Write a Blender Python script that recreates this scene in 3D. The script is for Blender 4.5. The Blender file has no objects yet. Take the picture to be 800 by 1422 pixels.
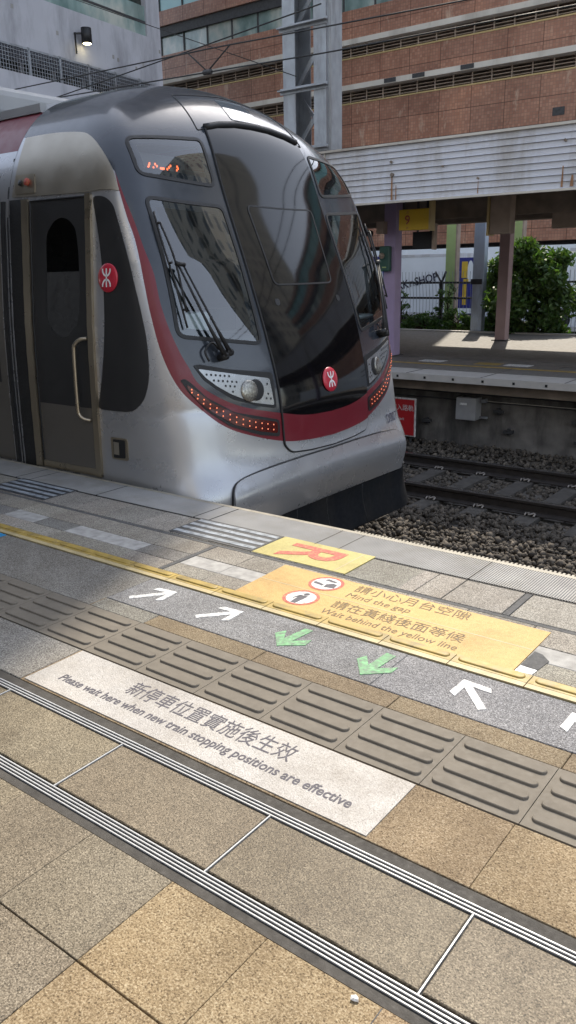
import bpy, bmesh, math, random
import numpy as np
from mathutils import Vector, Matrix
from mathutils.geometry import delaunay_2d_cdt
random.seed(7); RNG=np.random.default_rng(11)
sc=bpy.context.scene; COL=sc.collection
R=math.radians

# ------------------------------------------------------------------ materials
def mat_new(name):
    m=bpy.data.materials.new(name); m.use_nodes=True
    nt=m.node_tree; nt.nodes.clear()
    out=nt.nodes.new('ShaderNodeOutputMaterial'); p=nt.nodes.new('ShaderNodeBsdfPrincipled')
    nt.links.new(p.outputs[0],out.inputs[0])
    return m,nt,p,out
def N(nt,t,**kw):
    n=nt.nodes.new(t)
    for k,v in kw.items():
        if k.startswith('i_'): n.inputs[k[2:].replace('_',' ')].default_value=v
        else: setattr(n,k,v)
    return n
def c4(c): return (c[0],c[1],c[2],1)
def pos(nt,scale=(1,1,1),loc=(0,0,0),obj=False):
    if obj: g=nt.nodes.new('ShaderNodeTexCoord'); o=g.outputs['Object']
    else: g=nt.nodes.new('ShaderNodeNewGeometry'); o=g.outputs['Position']
    mp=nt.nodes.new('ShaderNodeMapping'); mp.inputs['Scale'].default_value=scale; mp.inputs['Location'].default_value=loc
    nt.links.new(o,mp.inputs['Vector']); return mp.outputs[0]
def noise(nt,vec,scale,detail=3,rough=.55,dist=0):
    n=nt.nodes.new('ShaderNodeTexNoise'); n.inputs['Scale'].default_value=scale; n.inputs['Detail'].default_value=detail
    n.inputs['Roughness'].default_value=rough; n.inputs['Distortion'].default_value=dist
    nt.links.new(vec,n.inputs['Vector']); return n.outputs['Fac']
def ramp(nt,fac,stops):
    r=nt.nodes.new('ShaderNodeValToRGB'); el=r.color_ramp.elements
    while len(el)<len(stops): el.new(.5)
    for e,(p,c) in zip(el,stops): e.position=p; e.color=c4(c) if not isinstance(c,(int,float)) else (c,c,c,1)
    nt.links.new(fac,r.inputs[0]); return r.outputs[0]
def mixc(nt,a,b,fac=1.0,mode='MULTIPLY'):
    m=nt.nodes.new('ShaderNodeMix'); m.data_type='RGBA'; m.blend_type=mode
    for s,i in ((a,6),(b,7)):
        if isinstance(s,(tuple,list)): m.inputs[i].default_value=c4(s)
        else: nt.links.new(s,m.inputs[i])
    if isinstance(fac,(int,float)): m.inputs[0].default_value=fac
    else: nt.links.new(fac,m.inputs[0])
    return m.outputs[2]
def bump(nt,p,h,strength=.3,dist=.01):
    b=nt.nodes.new('ShaderNodeBump'); b.inputs['Strength'].default_value=strength; b.inputs['Distance'].default_value=dist
    nt.links.new(h,b.inputs['Height']); nt.links.new(b.outputs[0],p.inputs['Normal'])
def attr(nt,name='tone'):
    a=nt.nodes.new('ShaderNodeAttribute'); a.attribute_name=name; return a.outputs['Color']
MATS={}
def plain(name,col,rough=.5,metal=0,var=.12,vs=6,bumps=0,bscale=200,coat=0,spec=.5,grime=None,gb=0):
    """painted / metal / plastic surface with worn colour and roughness variation"""
    m,nt,p,out=mat_new(name); v=pos(nt)
    n=noise(nt,v,vs,5,.6)
    c=ramp(nt,n,[(.3,tuple(x*(1-var) for x in col)),(.7,tuple(min(1,x*(1+var)) for x in col))])
    if grime:
        g=noise(nt,pos(nt,(1,1,.25)),grime[1],6,.7); gm=ramp(nt,g,[(.48-gb,0),(.72-gb,1)])
        c=mixc(nt,c,grime[0],gm,'MIX')
    nt.links.new(c,p.inputs['Base Color'])
    r=ramp(nt,noise(nt,v,vs*4,4),[(.3,max(0,rough*.8)),(.7,min(1,rough*1.2))]); nt.links.new(r,p.inputs['Roughness'])
    p.inputs['Metallic'].default_value=metal; p.inputs['Specular IOR Level'].default_value=spec
    if coat: p.inputs['Coat Weight'].default_value=coat; p.inputs['Coat Roughness'].default_value=.06
    if bumps: bump(nt,p,noise(nt,v,bscale,3),bumps,.003)
    MATS[name]=m; return m
def granite(name,cols,scale=230,dirt=.25,bs=.5,rough=.75,dirtcol=(.55,.5,.45)):
    m,nt,p,out=mat_new(name); v=pos(nt)
    n1=noise(nt,v,scale,2,.6); n2=noise(nt,v,scale*2.6,2,.6)
    vo=nt.nodes.new('ShaderNodeTexVoronoi'); vo.inputs['Scale'].default_value=scale*1.1; nt.links.new(v,vo.inputs['Vector'])
    sep=nt.nodes.new('ShaderNodeSeparateColor'); nt.links.new(vo.outputs['Color'],sep.inputs[0])
    a=nt.nodes.new('ShaderNodeMath'); a.operation='MULTIPLY_ADD'; nt.links.new(n1,a.inputs[0]); a.inputs[1].default_value=.75
    b=nt.nodes.new('ShaderNodeMath'); b.operation='MULTIPLY'; nt.links.new(sep.outputs[0],b.inputs[0]); b.inputs[1].default_value=.25
    nt.links.new(b.outputs[0],a.inputs[2])
    c=ramp(nt,a.outputs[0],[(.28,cols[0]),(.42,cols[1]),(.58,cols[2]),(.74,cols[3])])
    c=mixc(nt,c,attr(nt))
    d=ramp(nt,noise(nt,v,3.2,7,.68),[(.35,dirtcol),(.62,(1,1,1))]); c=mixc(nt,c,d,dirt*2)
    d2=ramp(nt,noise(nt,v,38,5,.7),[(.3,.72),(.5,1.0)]); c=mixc(nt,c,d2,.5)
    gv=nt.nodes.new('ShaderNodeTexVoronoi'); gv.inputs['Scale'].default_value=2.3; nt.links.new(v,gv.inputs['Vector'])
    gm=ramp(nt,gv.outputs['Distance'],[(.022,.45),(.034,1)]); c=mixc(nt,c,gm,.8)
    big=ramp(nt,noise(nt,v,1.1,6,.72,.6),[(.36,(.66,.63,.60)),(.5,(.95,.95,.95)),(.66,(1.1,1.08,1.05))]); c=mixc(nt,c,big,.75)
    nt.links.new(c,p.inputs['Base Color'])
    p.inputs['Roughness'].default_value=rough; p.inputs['Specular IOR Level'].default_value=.35
    bump(nt,p,n1,bs,.004)
    MATS[name]=m; return m

granite('granite_warm',[(.09,.06,.033),(.28,.21,.13),(.42,.335,.225),(.58,.50,.385)],215,.25,.7)
granite('granite_grey',[(.06,.055,.05),(.17,.16,.145),(.30,.29,.265),(.47,.46,.43)],200,.22,.5)
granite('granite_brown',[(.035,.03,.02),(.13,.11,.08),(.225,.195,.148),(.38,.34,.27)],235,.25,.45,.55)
granite('asphalt',[(.05,.051,.053),(.15,.151,.153),(.265,.266,.268),(.5,.5,.5)],230,.25,.6,.8,(.6,.6,.62))
granite('vinyl_orange',[(.40,.25,.07),(.52,.335,.11),(.58,.385,.14),(.66,.48,.23)],300,.2,.2,.6,(.75,.7,.6))
granite('vinyl_yellow',[(.34,.29,.09),(.45,.39,.13),(.51,.45,.17),(.6,.54,.27)],300,.22,.2,.6,(.7,.66,.55))
granite('vinyl_white',[(.33,.31,.28),(.43,.41,.385),(.48,.46,.435),(.55,.53,.505)],200,.3,.55,.5,(.8,.77,.72))
plain('grout',(.05,.048,.045),.9,0,.3,20)
plain('joint_black',(.012,.012,.012),.8,0,.2,30)
plain('filler_dark',(.055,.05,.043),.85,0,.35,14,.5,200)
plain('filler_grey',(.08,.08,.08),.85,0,.25,25,.4,300)
plain('mortar',(.34,.33,.31),.85,0,.3,18,.4,250)
plain('tactile_rubber',(.175,.154,.124),.72,0,.10,14,.12,500,spec=.2,grime=((.15,.132,.107),9))
plain('tactile_yellow',(.36,.25,.055),.5,0,.2,8,.1,400,grime=((.17,.13,.06),9))
plain('tactile_cream',(.42,.34,.18),.55,0,.2,8,.1,400)
plain('pad_black',(.028,.030,.034),.55,0,.25,30,.4,400)
plain('pad_bar',(.30,.33,.36),.45,0,.3,14,.2,300,grime=((.07,.08,.09),22))
plain('nosing_metal',(.24,.235,.225),.55,.15,.15,5,0,200,grime=((.2,.19,.17),4))
plain('nosing_lip',(.27,.245,.19),.5,0,.2,10)
plain('text_grey',(.075,.07,.085),.7,0,.25,60)
plain('text_brown',(.13,.09,.04),.7,0,.35,80)
plain('paint_white',(.78,.78,.76),.6,0,.08,30,.1,300,grime=((.30,.30,.30),48),gb=.08)
plain('paint_green',(.17,.43,.19),.7,0,.35,45,grime=((.14,.18,.14),42),gb=.09)
plain('paint_red',(.42,.07,.05),.65,0,.25,50,grime=((.5,.3,.12),60))
plain('led_white',(.52,.52,.51),.4,0,.08,20)
plain('sticker_blue',(.03,.25,.5),.4)
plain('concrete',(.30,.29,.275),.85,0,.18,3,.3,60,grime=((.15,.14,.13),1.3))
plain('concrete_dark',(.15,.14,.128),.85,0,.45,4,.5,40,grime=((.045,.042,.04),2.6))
plain('post_blue',(.52,.60,.72),.5,.1,.08,4,grime=((.3,.33,.37),3))
plain('far_floor',(.15,.142,.13),.6,0,.12,4,.1,80,grime=((.15,.145,.14),1.5))
plain('floor_light',(.42,.40,.37),.7,0,.1,6)
plain('train_silver',(.42,.425,.44),.29,.6,.02,1.2,0,coat=.35)
plain('train_red',(.155,.007,.017),.38,.0,.05,3,coat=.12)
plain('train_mask',(.030,.036,.047),.22,0,.10,4,coat=.4)
plain('train_black',(.004,.004,.005),.06,0,.2,5,spec=.42)
plain('side_dark',(.022,.022,.023),.38,0,.1,4)
plain('rubber',(.012,.012,.013),.55,0,.2,20)
plain('skirt_dark',(.009,.010,.012),.8,0,.15,6,spec=.15,grime=((.018,.017,.016),3))
plain('stainless',(.40,.345,.26),.32,.9,.04,2)
plain('brushed_warm',(.38,.345,.285),.34,.7,.02,1.5)  # silver tinted warm, imitating the sunlit platform it reflects
plain('door_metal_shaded',(.20,.185,.165),.36,.7,.05,2)  # silver darkened as if the canopy's shade lay on it
plain('chrome',(.36,.37,.38),.3,.85,.05,10)
plain('lamp_lens',(.30,.29,.26),.12,.7,.5,70,.8,90)
plain('interior',(.16,.16,.165),.7)
plain('interior_white',(.78,.82,.82),.55,0,.04)
plain('seat_cloth',(.10,.10,.13),.8)
plain('olive_cloth',(.22,.22,.09),.85)
plain('logo_red',(.50,.02,.045),.35,0,.05,3,coat=.4)
plain('logo_white',(.8,.8,.8),.4,0,.02)
plain('steel_galv',(.33,.355,.385),.5,.35,.12,5,grime=((.2,.2,.21),3))
plain('steel_dark',(.06,.06,.062),.6,.3,.25,9)
plain('fascia_white',(.58,.59,.63),.5,0,.05,2,grime=((.40,.38,.36),2.2))
plain('rail_steel',(.045,.038,.034),.55,.4,.3,12)
plain('rail_top',(.26,.25,.24),.3,.9,.15,12)
plain('sleeper',(.075,.068,.06),.85,0,.25,10,.4,90,grime=((.04,.035,.03),6))
plain('clip_steel',(.30,.27,.24),.5,.5,.2,30)
plain('purple_paint',(.36,.28,.43),.5,0,.06,4)
plain('mauve_paint',(.36,.255,.26),.5,0,.08,4)
plain('brown_dark',(.21,.17,.135),.7,0,.3,4)
plain('brown_mid',(.34,.265,.21),.65,0,.25,3)
plain('yellow_sign',(.70,.46,.03),.45,0,.05)
plain('sign_red',(.44,.02,.025),.4,0,.05)
plain('green_box',(.03,.09,.07),.4)
plain('green_panel',(.36,.46,.19),.55,0,.06)
plain('grey_box',(.34,.34,.34),.45,.2,.1,8)
plain('truck_white',(.78,.83,.88),.4,0,.04,2)
plain('truck_blue',(.035,.04,.22),.4)
plain('truck_yellow',(.62,.42,.05),.4)
plain('text_navy',(.03,.03,.06),.5)
plain('grey_plaster',(.46,.465,.50),.8,0,.06,1.2,.2,30,grime=((.25,.25,.27),.8))
plain('ledge',(.60,.56,.49),.7,0,.1,1,grime=((.35,.31,.26),.7))
plain('louver',(.32,.275,.235),.6,0,.2,2)
plain('gold_sunlit_edge',(.55,.42,.20),.5,.3,.1,3)  # gold tone, also used to paint sunlit edges
plain('tower_beige',(.40,.35,.25),.8,0,.1,.3)
plain('rust',(.30,.16,.08),.8,0,.3,12)
plain('bark',(.06,.045,.03),.9,0,.3,20,.5,60)
plain('wire',(.02,.02,.02),.6)
plain('skin_rock',(.7,.68,.64),.7)
plain('roof_grey',(.33,.335,.34),.5,.2,.1,3)

def leafmat():
    m,nt,p,out=mat_new('leaf')
    c=mixc(nt,(.070,.135,.045),attr(nt)); nt.links.new(c,p.inputs['Base Color']); p.inputs['Roughness'].default_value=.5
    t=nt.nodes.new('ShaderNodeBsdfTranslucent'); nt.links.new(mixc(nt,c,(1.5,1.7,.6)),t.inputs[0])
    mx=nt.nodes.new('ShaderNodeMixShader'); mx.inputs[0].default_value=.3
    nt.links.new(p.outputs[0],mx.inputs[1]); nt.links.new(t.outputs[0],mx.inputs[2]); nt.links.new(mx.outputs[0],out.inputs[0])
    MATS['leaf']=m
leafmat()
def rockmat():
    m,nt,p,out=mat_new('ballast_stone'); v=pos(nt)
    c=ramp(nt,noise(nt,v,60,5,.65),[(.3,(.13,.115,.10)),(.55,(.24,.22,.195)),(.75,(.36,.335,.30))])
    c=mixc(nt,c,attr(nt)); nt.links.new(c,p.inputs['Base Color']); p.inputs['Roughness'].default_value=.85
    bump(nt,p,noise(nt,v,120,3),.5,.005); MATS['ballast_stone']=m
rockmat()
def emit(name,col,s):
    m,nt,p,out=mat_new(name); p.inputs['Base Color'].default_value=c4(col)
    p.inputs['Emission Color'].default_value=c4(col); p.inputs['Emission Strength'].default_value=s; MATS[name]=m
emit('led_tail',(1,.26,.13),.32); emit('led_dest',(1,.16,.05),1.1); emit('lamp_glow',(1,.85,.5),5)
def taillens():
    m,nt,p,out=mat_new('tail_lens'); v=pos(nt)
    c=ramp(nt,noise(nt,v,150,2),[(.4,(.05,.004,.004)),(.65,(.13,.012,.008))]); nt.links.new(c,p.inputs['Base Color'])
    p.inputs['Roughness'].default_value=.2; MATS['tail_lens']=m
taillens()
def glass(name,tint,boost=1.0,ior=1.5,base=.04):
    m,nt,p,out=mat_new(name); nt.nodes.remove(p)
    t=nt.nodes.new('ShaderNodeBsdfTransparent'); t.inputs[0].default_value=c4(tint)
    g=nt.nodes.new('ShaderNodeBsdfGlossy'); g.inputs['Roughness'].default_value=.015
    f=nt.nodes.new('ShaderNodeFresnel'); f.inputs[0].default_value=ior
    mm=nt.nodes.new('ShaderNodeMath'); mm.operation='MULTIPLY_ADD'; mm.inputs[1].default_value=boost; mm.inputs[2].default_value=base; mm.use_clamp=True
    nt.links.new(f.outputs[0],mm.inputs[0])
    mx=nt.nodes.new('ShaderNodeMixShader'); nt.links.new(mm.outputs[0],mx.inputs[0])
    nt.links.new(t.outputs[0],mx.inputs[1]); nt.links.new(g.outputs[0],mx.inputs[2]); nt.links.new(mx.outputs[0],out.inputs[0]); MATS[name]=m
glass('glass_screen',(.80,.86,.86),1.5,1.6,.07)
glass('glass_dark',(.06,.065,.07),1.4,1.55,.04)
def facade_mat():
    m,nt,p,out=mat_new('red_tile')
    g=nt.nodes.new('ShaderNodeNewGeometry'); s=nt.nodes.new('ShaderNodeSeparateXYZ'); nt.links.new(g.outputs['Position'],s.inputs[0])
    cb=nt.nodes.new('ShaderNodeCombineXYZ'); nt.links.new(s.outputs[0],cb.inputs[0]); nt.links.new(s.outputs[2],cb.inputs[1])
    v=cb.outputs[0]
    def brick(w,h,ms,c1,c2,mo):
        b=nt.nodes.new('ShaderNodeTexBrick'); b.offset=0; b.squash=1; b.inputs['Scale'].default_value=1
        b.inputs['Brick Width'].default_value=w; b.inputs['Row Height'].default_value=h; b.inputs['Mortar Size'].default_value=ms
        b.inputs['Mortar Smooth'].default_value=.3
        b.inputs['Color1'].default_value=c4(c1); b.inputs['Color2'].default_value=c4(c2); b.inputs['Mortar'].default_value=c4(mo)
        nt.links.new(v,b.inputs['Vector']); return b
    a=brick(.115,.115,.011,(.33,.15,.10),(.45,.235,.16),(.27,.16,.115))
    b=brick(1.38,.92,.018,(1.08,1.05,1.0),(.86,.85,.84),(.42,.38,.35))
    c=mixc(nt,a.outputs[0],b.outputs[0])
    n=ramp(nt,noise(nt,v,.55,6,.65),[(.3,(.72,.68,.66)),(.55,(1,1,1)),(.75,(1.25,1.2,1.1))]); c=mixc(nt,c,n)
    # pale efflorescence patches and streaks
    n2=ramp(nt,noise(nt,pos(nt,(1.6,1,.5)),1.1,5,.7),[(.60,0),(.72,1)]); c=mixc(nt,c,(.52,.37,.27),n2,'MIX')
    nt.links.new(c,p.inputs['Base Color']); p.inputs['Roughness'].default_value=.4
    bump(nt,p,a.outputs['Fac'],-.3,.01); MATS['red_tile']=m
facade_mat()
def window_wall(name,w,h,frame,g1,g2,wall,ms):
    m,nt,p,out=mat_new(name)
    g=nt.nodes.new('ShaderNodeNewGeometry'); s=nt.nodes.new('ShaderNodeSeparateXYZ'); nt.links.new(g.outputs['Position'],s.inputs[0])
    ad=nt.nodes.new('ShaderNodeMath'); nt.links.new(s.outputs[0],ad.inputs[0]); nt.links.new(s.outputs[1],ad.inputs[1])
    cb=nt.nodes.new('ShaderNodeCombineXYZ'); nt.links.new(ad.outputs[0],cb.inputs[0]); nt.links.new(s.outputs[2],cb.inputs[1])
    b=nt.nodes.new('ShaderNodeTexBrick'); b.offset=0; b.inputs['Scale'].default_value=1; b.inputs['Brick Width'].default_value=w; b.inputs['Row Height'].default_value=h
    b.inputs['Mortar Size'].default_value=ms; b.inputs['Color1'].default_value=c4(g1); b.inputs['Color2'].default_value=c4(g2); b.inputs['Mortar'].default_value=c4(wall)
    nt.links.new(cb.outputs[0],b.inputs['Vector']); nt.links.new(b.outputs[0],p.inputs['Base Color'])
    r=ramp(nt,b.outputs['Fac'],[(0,.15),(1,.8)]); nt.links.new(r,p.inputs['Roughness']); MATS[name]=m
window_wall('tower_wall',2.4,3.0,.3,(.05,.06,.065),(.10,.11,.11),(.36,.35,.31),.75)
window_wall('bounce_wall',2.4,3.0,.3,(.10,.11,.12),(.2,.2,.2),(.62,.58,.5),.75)  # paler copy of the tower wall, to bounce more light
window_wall('office_wall',1.6,3.4,.3,(.03,.045,.05),(.06,.08,.085),(.22,.17,.14),.35)
def teal():
    m,nt,p,out=mat_new('teal_glass'); v=pos(nt)
    c=ramp(nt,noise(nt,v,.35,3),[(.35,(.18,.42,.43)),(.65,(.34,.62,.62))]); nt.links.new(c,p.inputs['Base Color']); p.inputs['Roughness'].default_value=.12
    p.inputs['Coat Weight'].default_value=.6; MATS['teal_glass']=m
    m,nt,p,out=mat_new('green_glass'); v=pos(nt)
    c=ramp(nt,noise(nt,pos(nt,(1,1,.6)),.8,4),[(.35,(.13,.20,.19)),(.5,(.26,.35,.33)),(.62,(.50,.53,.48)),(.75,(.30,.42,.41))]); nt.links.new(c,p.inputs['Base Color']); p.inputs['Roughness'].default_value=.12
    p.inputs['Coat Weight'].default_value=.6; MATS['green_glass']=m
    m,nt,p,out=mat_new('dark_glass'); v=pos(nt)
    c=ramp(nt,noise(nt,v,1.2,4),[(.4,(.02,.025,.022)),(.6,(.05,.055,.045)),(.72,(.16,.13,.07))]); nt.links.new(c,p.inputs['Base Color']); p.inputs['Roughness'].default_value=.15; MATS['dark_glass']=m
teal()
def M(x): return MATS[x] if isinstance(x,str) else x

# ------------------------------------------------------------------ object helpers
def tag(o,label=None,cat=None,group=None,kind=None):
    if label: o['label']=label
    if cat: o['category']=cat
    if group: o['group']=group
    if kind: o['kind']=kind
    return o
def empty(name,loc,label,cat,group=None):
    o=bpy.data.objects.new(name,None); COL.objects.link(o); o.location=loc; o.empty_display_size=.2
    return tag(o,label,cat,group)
def setparent(o,p):
    # vertices are kept in world metres: undo the offset of a top-level parent
    o.parent=p
    if p.parent is None: o.matrix_parent_inverse=Matrix.Translation(-Vector(p.location))
def mesh(name,verts,faces,mats,parent=None,smooth=False,midx=None,tone=None,loc=None):
    me=bpy.data.meshes.new(name); me.from_pydata([tuple(map(float,v)) for v in verts],[],[tuple(map(int,f)) for f in faces])
    if not isinstance(mats,(list,tuple)): mats=[mats]
    for m in mats: me.materials.append(M(m))
    if midx is not None: me.polygons.foreach_set('material_index',np.asarray(midx,np.int32))
    if smooth: me.polygons.foreach_set('use_smooth',np.ones(len(me.polygons),bool))
    if tone is not None:
        a=me.color_attributes.new('tone','FLOAT_COLOR','CORNER')
        cnt=np.empty(len(me.polygons),np.int32); me.polygons.foreach_get('loop_total',cnt)
        t=np.asarray(tone,np.float32)
        if t.ndim==1: t=np.repeat(t[:,None],3,1)
        t=np.concatenate([t,np.ones((len(t),1),np.float32)],1)
        a.data.foreach_set('color',np.repeat(t,cnt,0).ravel())
    me.update()
    o=bpy.data.objects.new(name,me); COL.objects.link(o)
    if loc is not None: o.location=loc
    if parent is not None: setparent(o,parent)
    return o
def settone(o,val=(1,1,1)):
    me=o.data; a=me.color_attributes.new('tone','FLOAT_COLOR','CORNER'); a.data.foreach_set('color',np.tile(np.array([*val,1],np.float32),len(me.loops)))
    return o
class MB:
    def __init__(s): s.v=[]; s.f=[]; s.mi=[]; s.t=[]
    def add(s,vs,fs,mi=0,t=(1,1,1)):
        b=len(s.v); s.v+= [tuple(map(float,v)) for v in vs]
        for f in fs: s.f.append(tuple(i+b for i in f)); s.mi.append(mi); s.t.append(t)
        return s
    def box(s,x0,x1,y0,y1,z0,z1,mi=0,t=(1,1,1),nobottom=False):
        v=[(x0,y0,z0),(x1,y0,z0),(x1,y1,z0),(x0,y1,z0),(x0,y0,z1),(x1,y0,z1),(x1,y1,z1),(x0,y1,z1)]
        f=[(4,5,6,7),(0,1,5,4),(1,2,6,5),(2,3,7,6),(3,0,4,7)]
        if not nobottom: f.append((3,2,1,0))
        return s.add(v,f,mi,t)
    def prism(s,poly,z0,z1,mi=0,t=(1,1,1)):
        n=len(poly); a=sum(poly[i][0]*poly[(i+1)%n][1]-poly[(i+1)%n][0]*poly[i][1] for i in range(n))
        if a<0: poly=poly[::-1]
        v=[(x,y,z0) for x,y in poly]+[(x,y,z1) for x,y in poly]
        f=[tuple(range(n,2*n)),tuple(range(n-1,-1,-1))]+[(i,(i+1)%n,n+(i+1)%n,n+i) for i in range(n)]
        return s.add(v,f,mi,t)
    def bar(s,a,b,w,h=None,mi=0,up=(0,0,1)):
        """rectangular bar between two points"""
        a=Vector(a);b=Vector(b);d=(b-a).normalized(); u=Vector(up)
        if abs(d.dot(u))>.98: u=Vector((0,1,0))
        r=d.cross(u).normalized(); u=r.cross(d); h=h or w
        c=[(-1,-1),(1,-1),(1,1),(-1,1)]
        v=[a+r*(w/2*i)+u*(h/2*j) for i,j in c]+[b+r*(w/2*i)+u*(h/2*j) for i,j in c]
        return s.add(v,[(3,2,1,0),(4,5,6,7),(0,1,5,4),(1,2,6,5),(2,3,7,6),(3,0,4,7)],mi)
    def tube(s,pts,r,n=8,mi=0,cap=True):
        pts=[Vector(p) for p in pts]; b=len(s.v); rr=r if isinstance(r,(list,tuple)) else [r]*len(pts)
        u=None
        for i,p in enumerate(pts):
            d=(pts[min(i+1,len(pts)-1)]-pts[max(i-1,0)]).normalized()
            if u is None:
                u=d.cross(Vector((0,0,1)))
                if u.length<.1: u=d.cross(Vector((0,1,0)))
                u.normalize()
            u=(u-d*u.dot(d)).normalized(); w=d.cross(u)
            for k in range(n):
                a=2*math.pi*k/n; q=p+(u*math.cos(a)+w*math.sin(a))*rr[i]; s.v.append(tuple(q))
        for i in range(len(pts)-1):
            for k in range(n):
                s.f.append((b+i*n+k,b+i*n+(k+1)%n,b+(i+1)*n+(k+1)%n,b+(i+1)*n+k)); s.mi.append(mi); s.t.append((1,1,1))
        if cap:
            s.f.append(tuple(b+k for k in range(n))[::-1]); s.mi.append(mi); s.t.append((1,1,1))
            e=b+(len(pts)-1)*n; s.f.append(tuple(e+k for k in range(n))); s.mi.append(mi); s.t.append((1,1,1))
        return s
    def build(s,name,mats,parent=None,smooth=False,tone=False,loc=None):
        return mesh(name,s.v,s.f,mats,parent,smooth,s.mi,s.t if tone else None,loc)
def bevel(o,w=.004,seg=2,ang=35):
    m=o.modifiers.new('Bevel','BEVEL'); m.width=w; m.segments=seg; m.limit_method='ANGLE'; m.angle_limit=R(ang); return o
def copy_thing(o,loc,label=None,parent=None):
    c=o.copy(); COL.objects.link(c)
    if loc is not None: c.location=loc
    if label: c['label']=label
    for ch in [x for x in bpy.data.objects if x.parent==o]:
        d=ch.copy(); COL.objects.link(d); d.parent=c
    return c
def textmesh(name,body,size,mat,mw,parent=None,extrude=.0003,align='LEFT',shear=0,sx=1,offset=0,fit=None):
    cu=bpy.data.curves.new(name,'FONT'); cu.body=body; cu.size=size; cu.extrude=extrude; cu.align_x=align; cu.shear=shear; cu.offset=offset; cu.resolution_u=3
    t=bpy.data.objects.new(name+'_src',cu); COL.objects.link(t)
    bpy.context.view_layer.update()
    dg=bpy.context.evaluated_depsgraph_get(); me=bpy.data.meshes.new_from_object(t.evaluated_get(dg)); me.name=name
    bpy.data.objects.remove(t); bpy.data.curves.remove(cu)
    if fit:
        xs_=[v.co.x for v in me.vertices]; me.transform(Matrix.Translation((-min(xs_),0,0))); sx=fit/(max(xs_)-min(xs_))
    me.transform(Matrix.Diagonal((sx,1,1,1))); me.transform(mw)
    me.materials.clear(); me.materials.append(M(mat))
    o=bpy.data.objects.new(name,me); COL.objects.link(o)
    if parent is not None: setparent(o,parent)
    return o
def floor_mw(x,y,z=.0040,rot=0): return Matrix.Translation((x,y,z))@Matrix.Rotation(rot,4,'Z')
def wall_mw(x,y,z,tilt=0): return Matrix.Translation((x,y,z))@Matrix.Rotation(R(90),4,'X')@Matrix.Rotation(tilt,4,'Z')

# ================================================================== CAMERA
F_PX,PITCH,YAW,ROLL,CAMH=1116.987,0.293072,0.655011,-0.0199898,1.43
fw=Vector((-math.sin(YAW)*math.cos(PITCH),math.cos(YAW)*math.cos(PITCH),-math.sin(PITCH)))
rt=Vector((math.cos(YAW),math.sin(YAW),0)); up=rt.cross(fw)
cr=rt*math.cos(ROLL)+up*math.sin(ROLL); cu_=up*math.cos(ROLL)-rt*math.sin(ROLL)
cam=bpy.data.cameras.new('camera'); co=bpy.data.objects.new('camera',cam); COL.objects.link(co)
mw=Matrix((cr,cu_,-fw)).transposed().to_4x4(); mw.translation=(0,0,CAMH); co.matrix_world=mw
cam.sensor_fit='VERTICAL'; cam.sensor_height=24; cam.lens=24*F_PX/1422; cam.clip_start=.05; cam.clip_end=3000
sc.camera=co

# ================================================================== LIGHT
SUN_EL,SUN_AZ=R(48),R(-21)   # azimuth from +Y, negative = towards -X
w=bpy.data.worlds.new('World'); sc.world=w; w.use_nodes=True; nt=w.node_tree
bg=nt.nodes['Background']; sky=nt.nodes.new('ShaderNodeTexSky'); sky.sky_type='NISHITA'; sky.sun_disc=False
sky.sun_elevation=SUN_EL; sky.sun_rotation=SUN_AZ; sky.air_density=1.0; sky.dust_density=1.2; sky.ozone_density=1
hs=nt.nodes.new('ShaderNodeHueSaturation'); hs.inputs['Saturation'].default_value=.52; nt.links.new(sky.outputs[0],hs.inputs['Color']); nt.links.new(hs.outputs[0],bg.inputs[0]); bg.inputs[1].default_value=.15
sl=bpy.data.lights.new('sun','SUN'); sl.energy=2.0; sl.angle=R(.35); sl.color=(1,.90,.75)
so=bpy.data.objects.new('sun',sl); COL.objects.link(so)
sd=Vector((math.sin(SUN_AZ)*math.cos(SUN_EL),math.cos(SUN_AZ)*math.cos(SUN_EL),math.sin(SUN_EL)))
so.rotation_euler=sd.to_track_quat('Z','Y').to_euler(); so.location=sd*50
sc.view_settings.view_transform='Standard'; sc.view_settings.look='None'; sc.view_settings.exposure=1.42; sc.view_settings.gamma=1
sc.render.engine='CYCLES'; sc.cycles.max_bounces=8; sc.cycles.transparent_max_bounces=12

# ================================================================== NEAR PLATFORM
XL,XR=-16,7
ZG=-1.25
gnd=mesh('ground',[(-400,-400,-1.62),(400,-400,-1.62),(400,400,-1.62),(-400,400,-1.62)],[(0,1,2,3)],'concrete_dark'); tag(gnd,kind='structure')
b=MB(); b.box(-60,30,-14,3.60,-1.6,-.009); o=b.build('platform_slab','grout'); tag(o,kind='structure')
pv=MB(); PM=['granite_warm','granite_grey','granite_brown','asphalt','mortar','filler_grey','led_white','joint_black']
GW,GG,GB,AS,MO,FI,LW,JB=range(8)
def tile(x0,x1,y0,y1,mi,t=1.0,g=.0013,z=0,tint=(1,1,1),e=.0022):
    t=t*random.uniform(.95,1.05)
    tt=tuple(t*c*random.uniform(.985,1.015) for c in tint)
    z+=random.uniform(-.0006,.0006)
    x0+=g;x1-=g;y0+=g;y1-=g
    v=[(x0,y0,-.009),(x1,y0,-.009),(x1,y1,-.009),(x0,y1,-.009),(x0,y0,z-e),(x1,y0,z-e),(x1,y1,z-e),(x0,y1,z-e),
       (x0+e,y0+e,z),(x1-e,y0+e,z),(x1-e,y1-e,z),(x0+e,y1-e,z)]
    f=[(8,9,10,11),(4,5,9,8),(5,6,10,9),(6,7,11,10),(7,4,8,11),(0,1,5,4),(1,2,6,5),(2,3,7,6),(3,0,4,7)]
    pv.add(v,f,mi,tt)
def row(y0,y1,xs,fn):
    for a,c in zip(xs[:-1],xs[1:]): fn(a,c,y0,y1)
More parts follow.
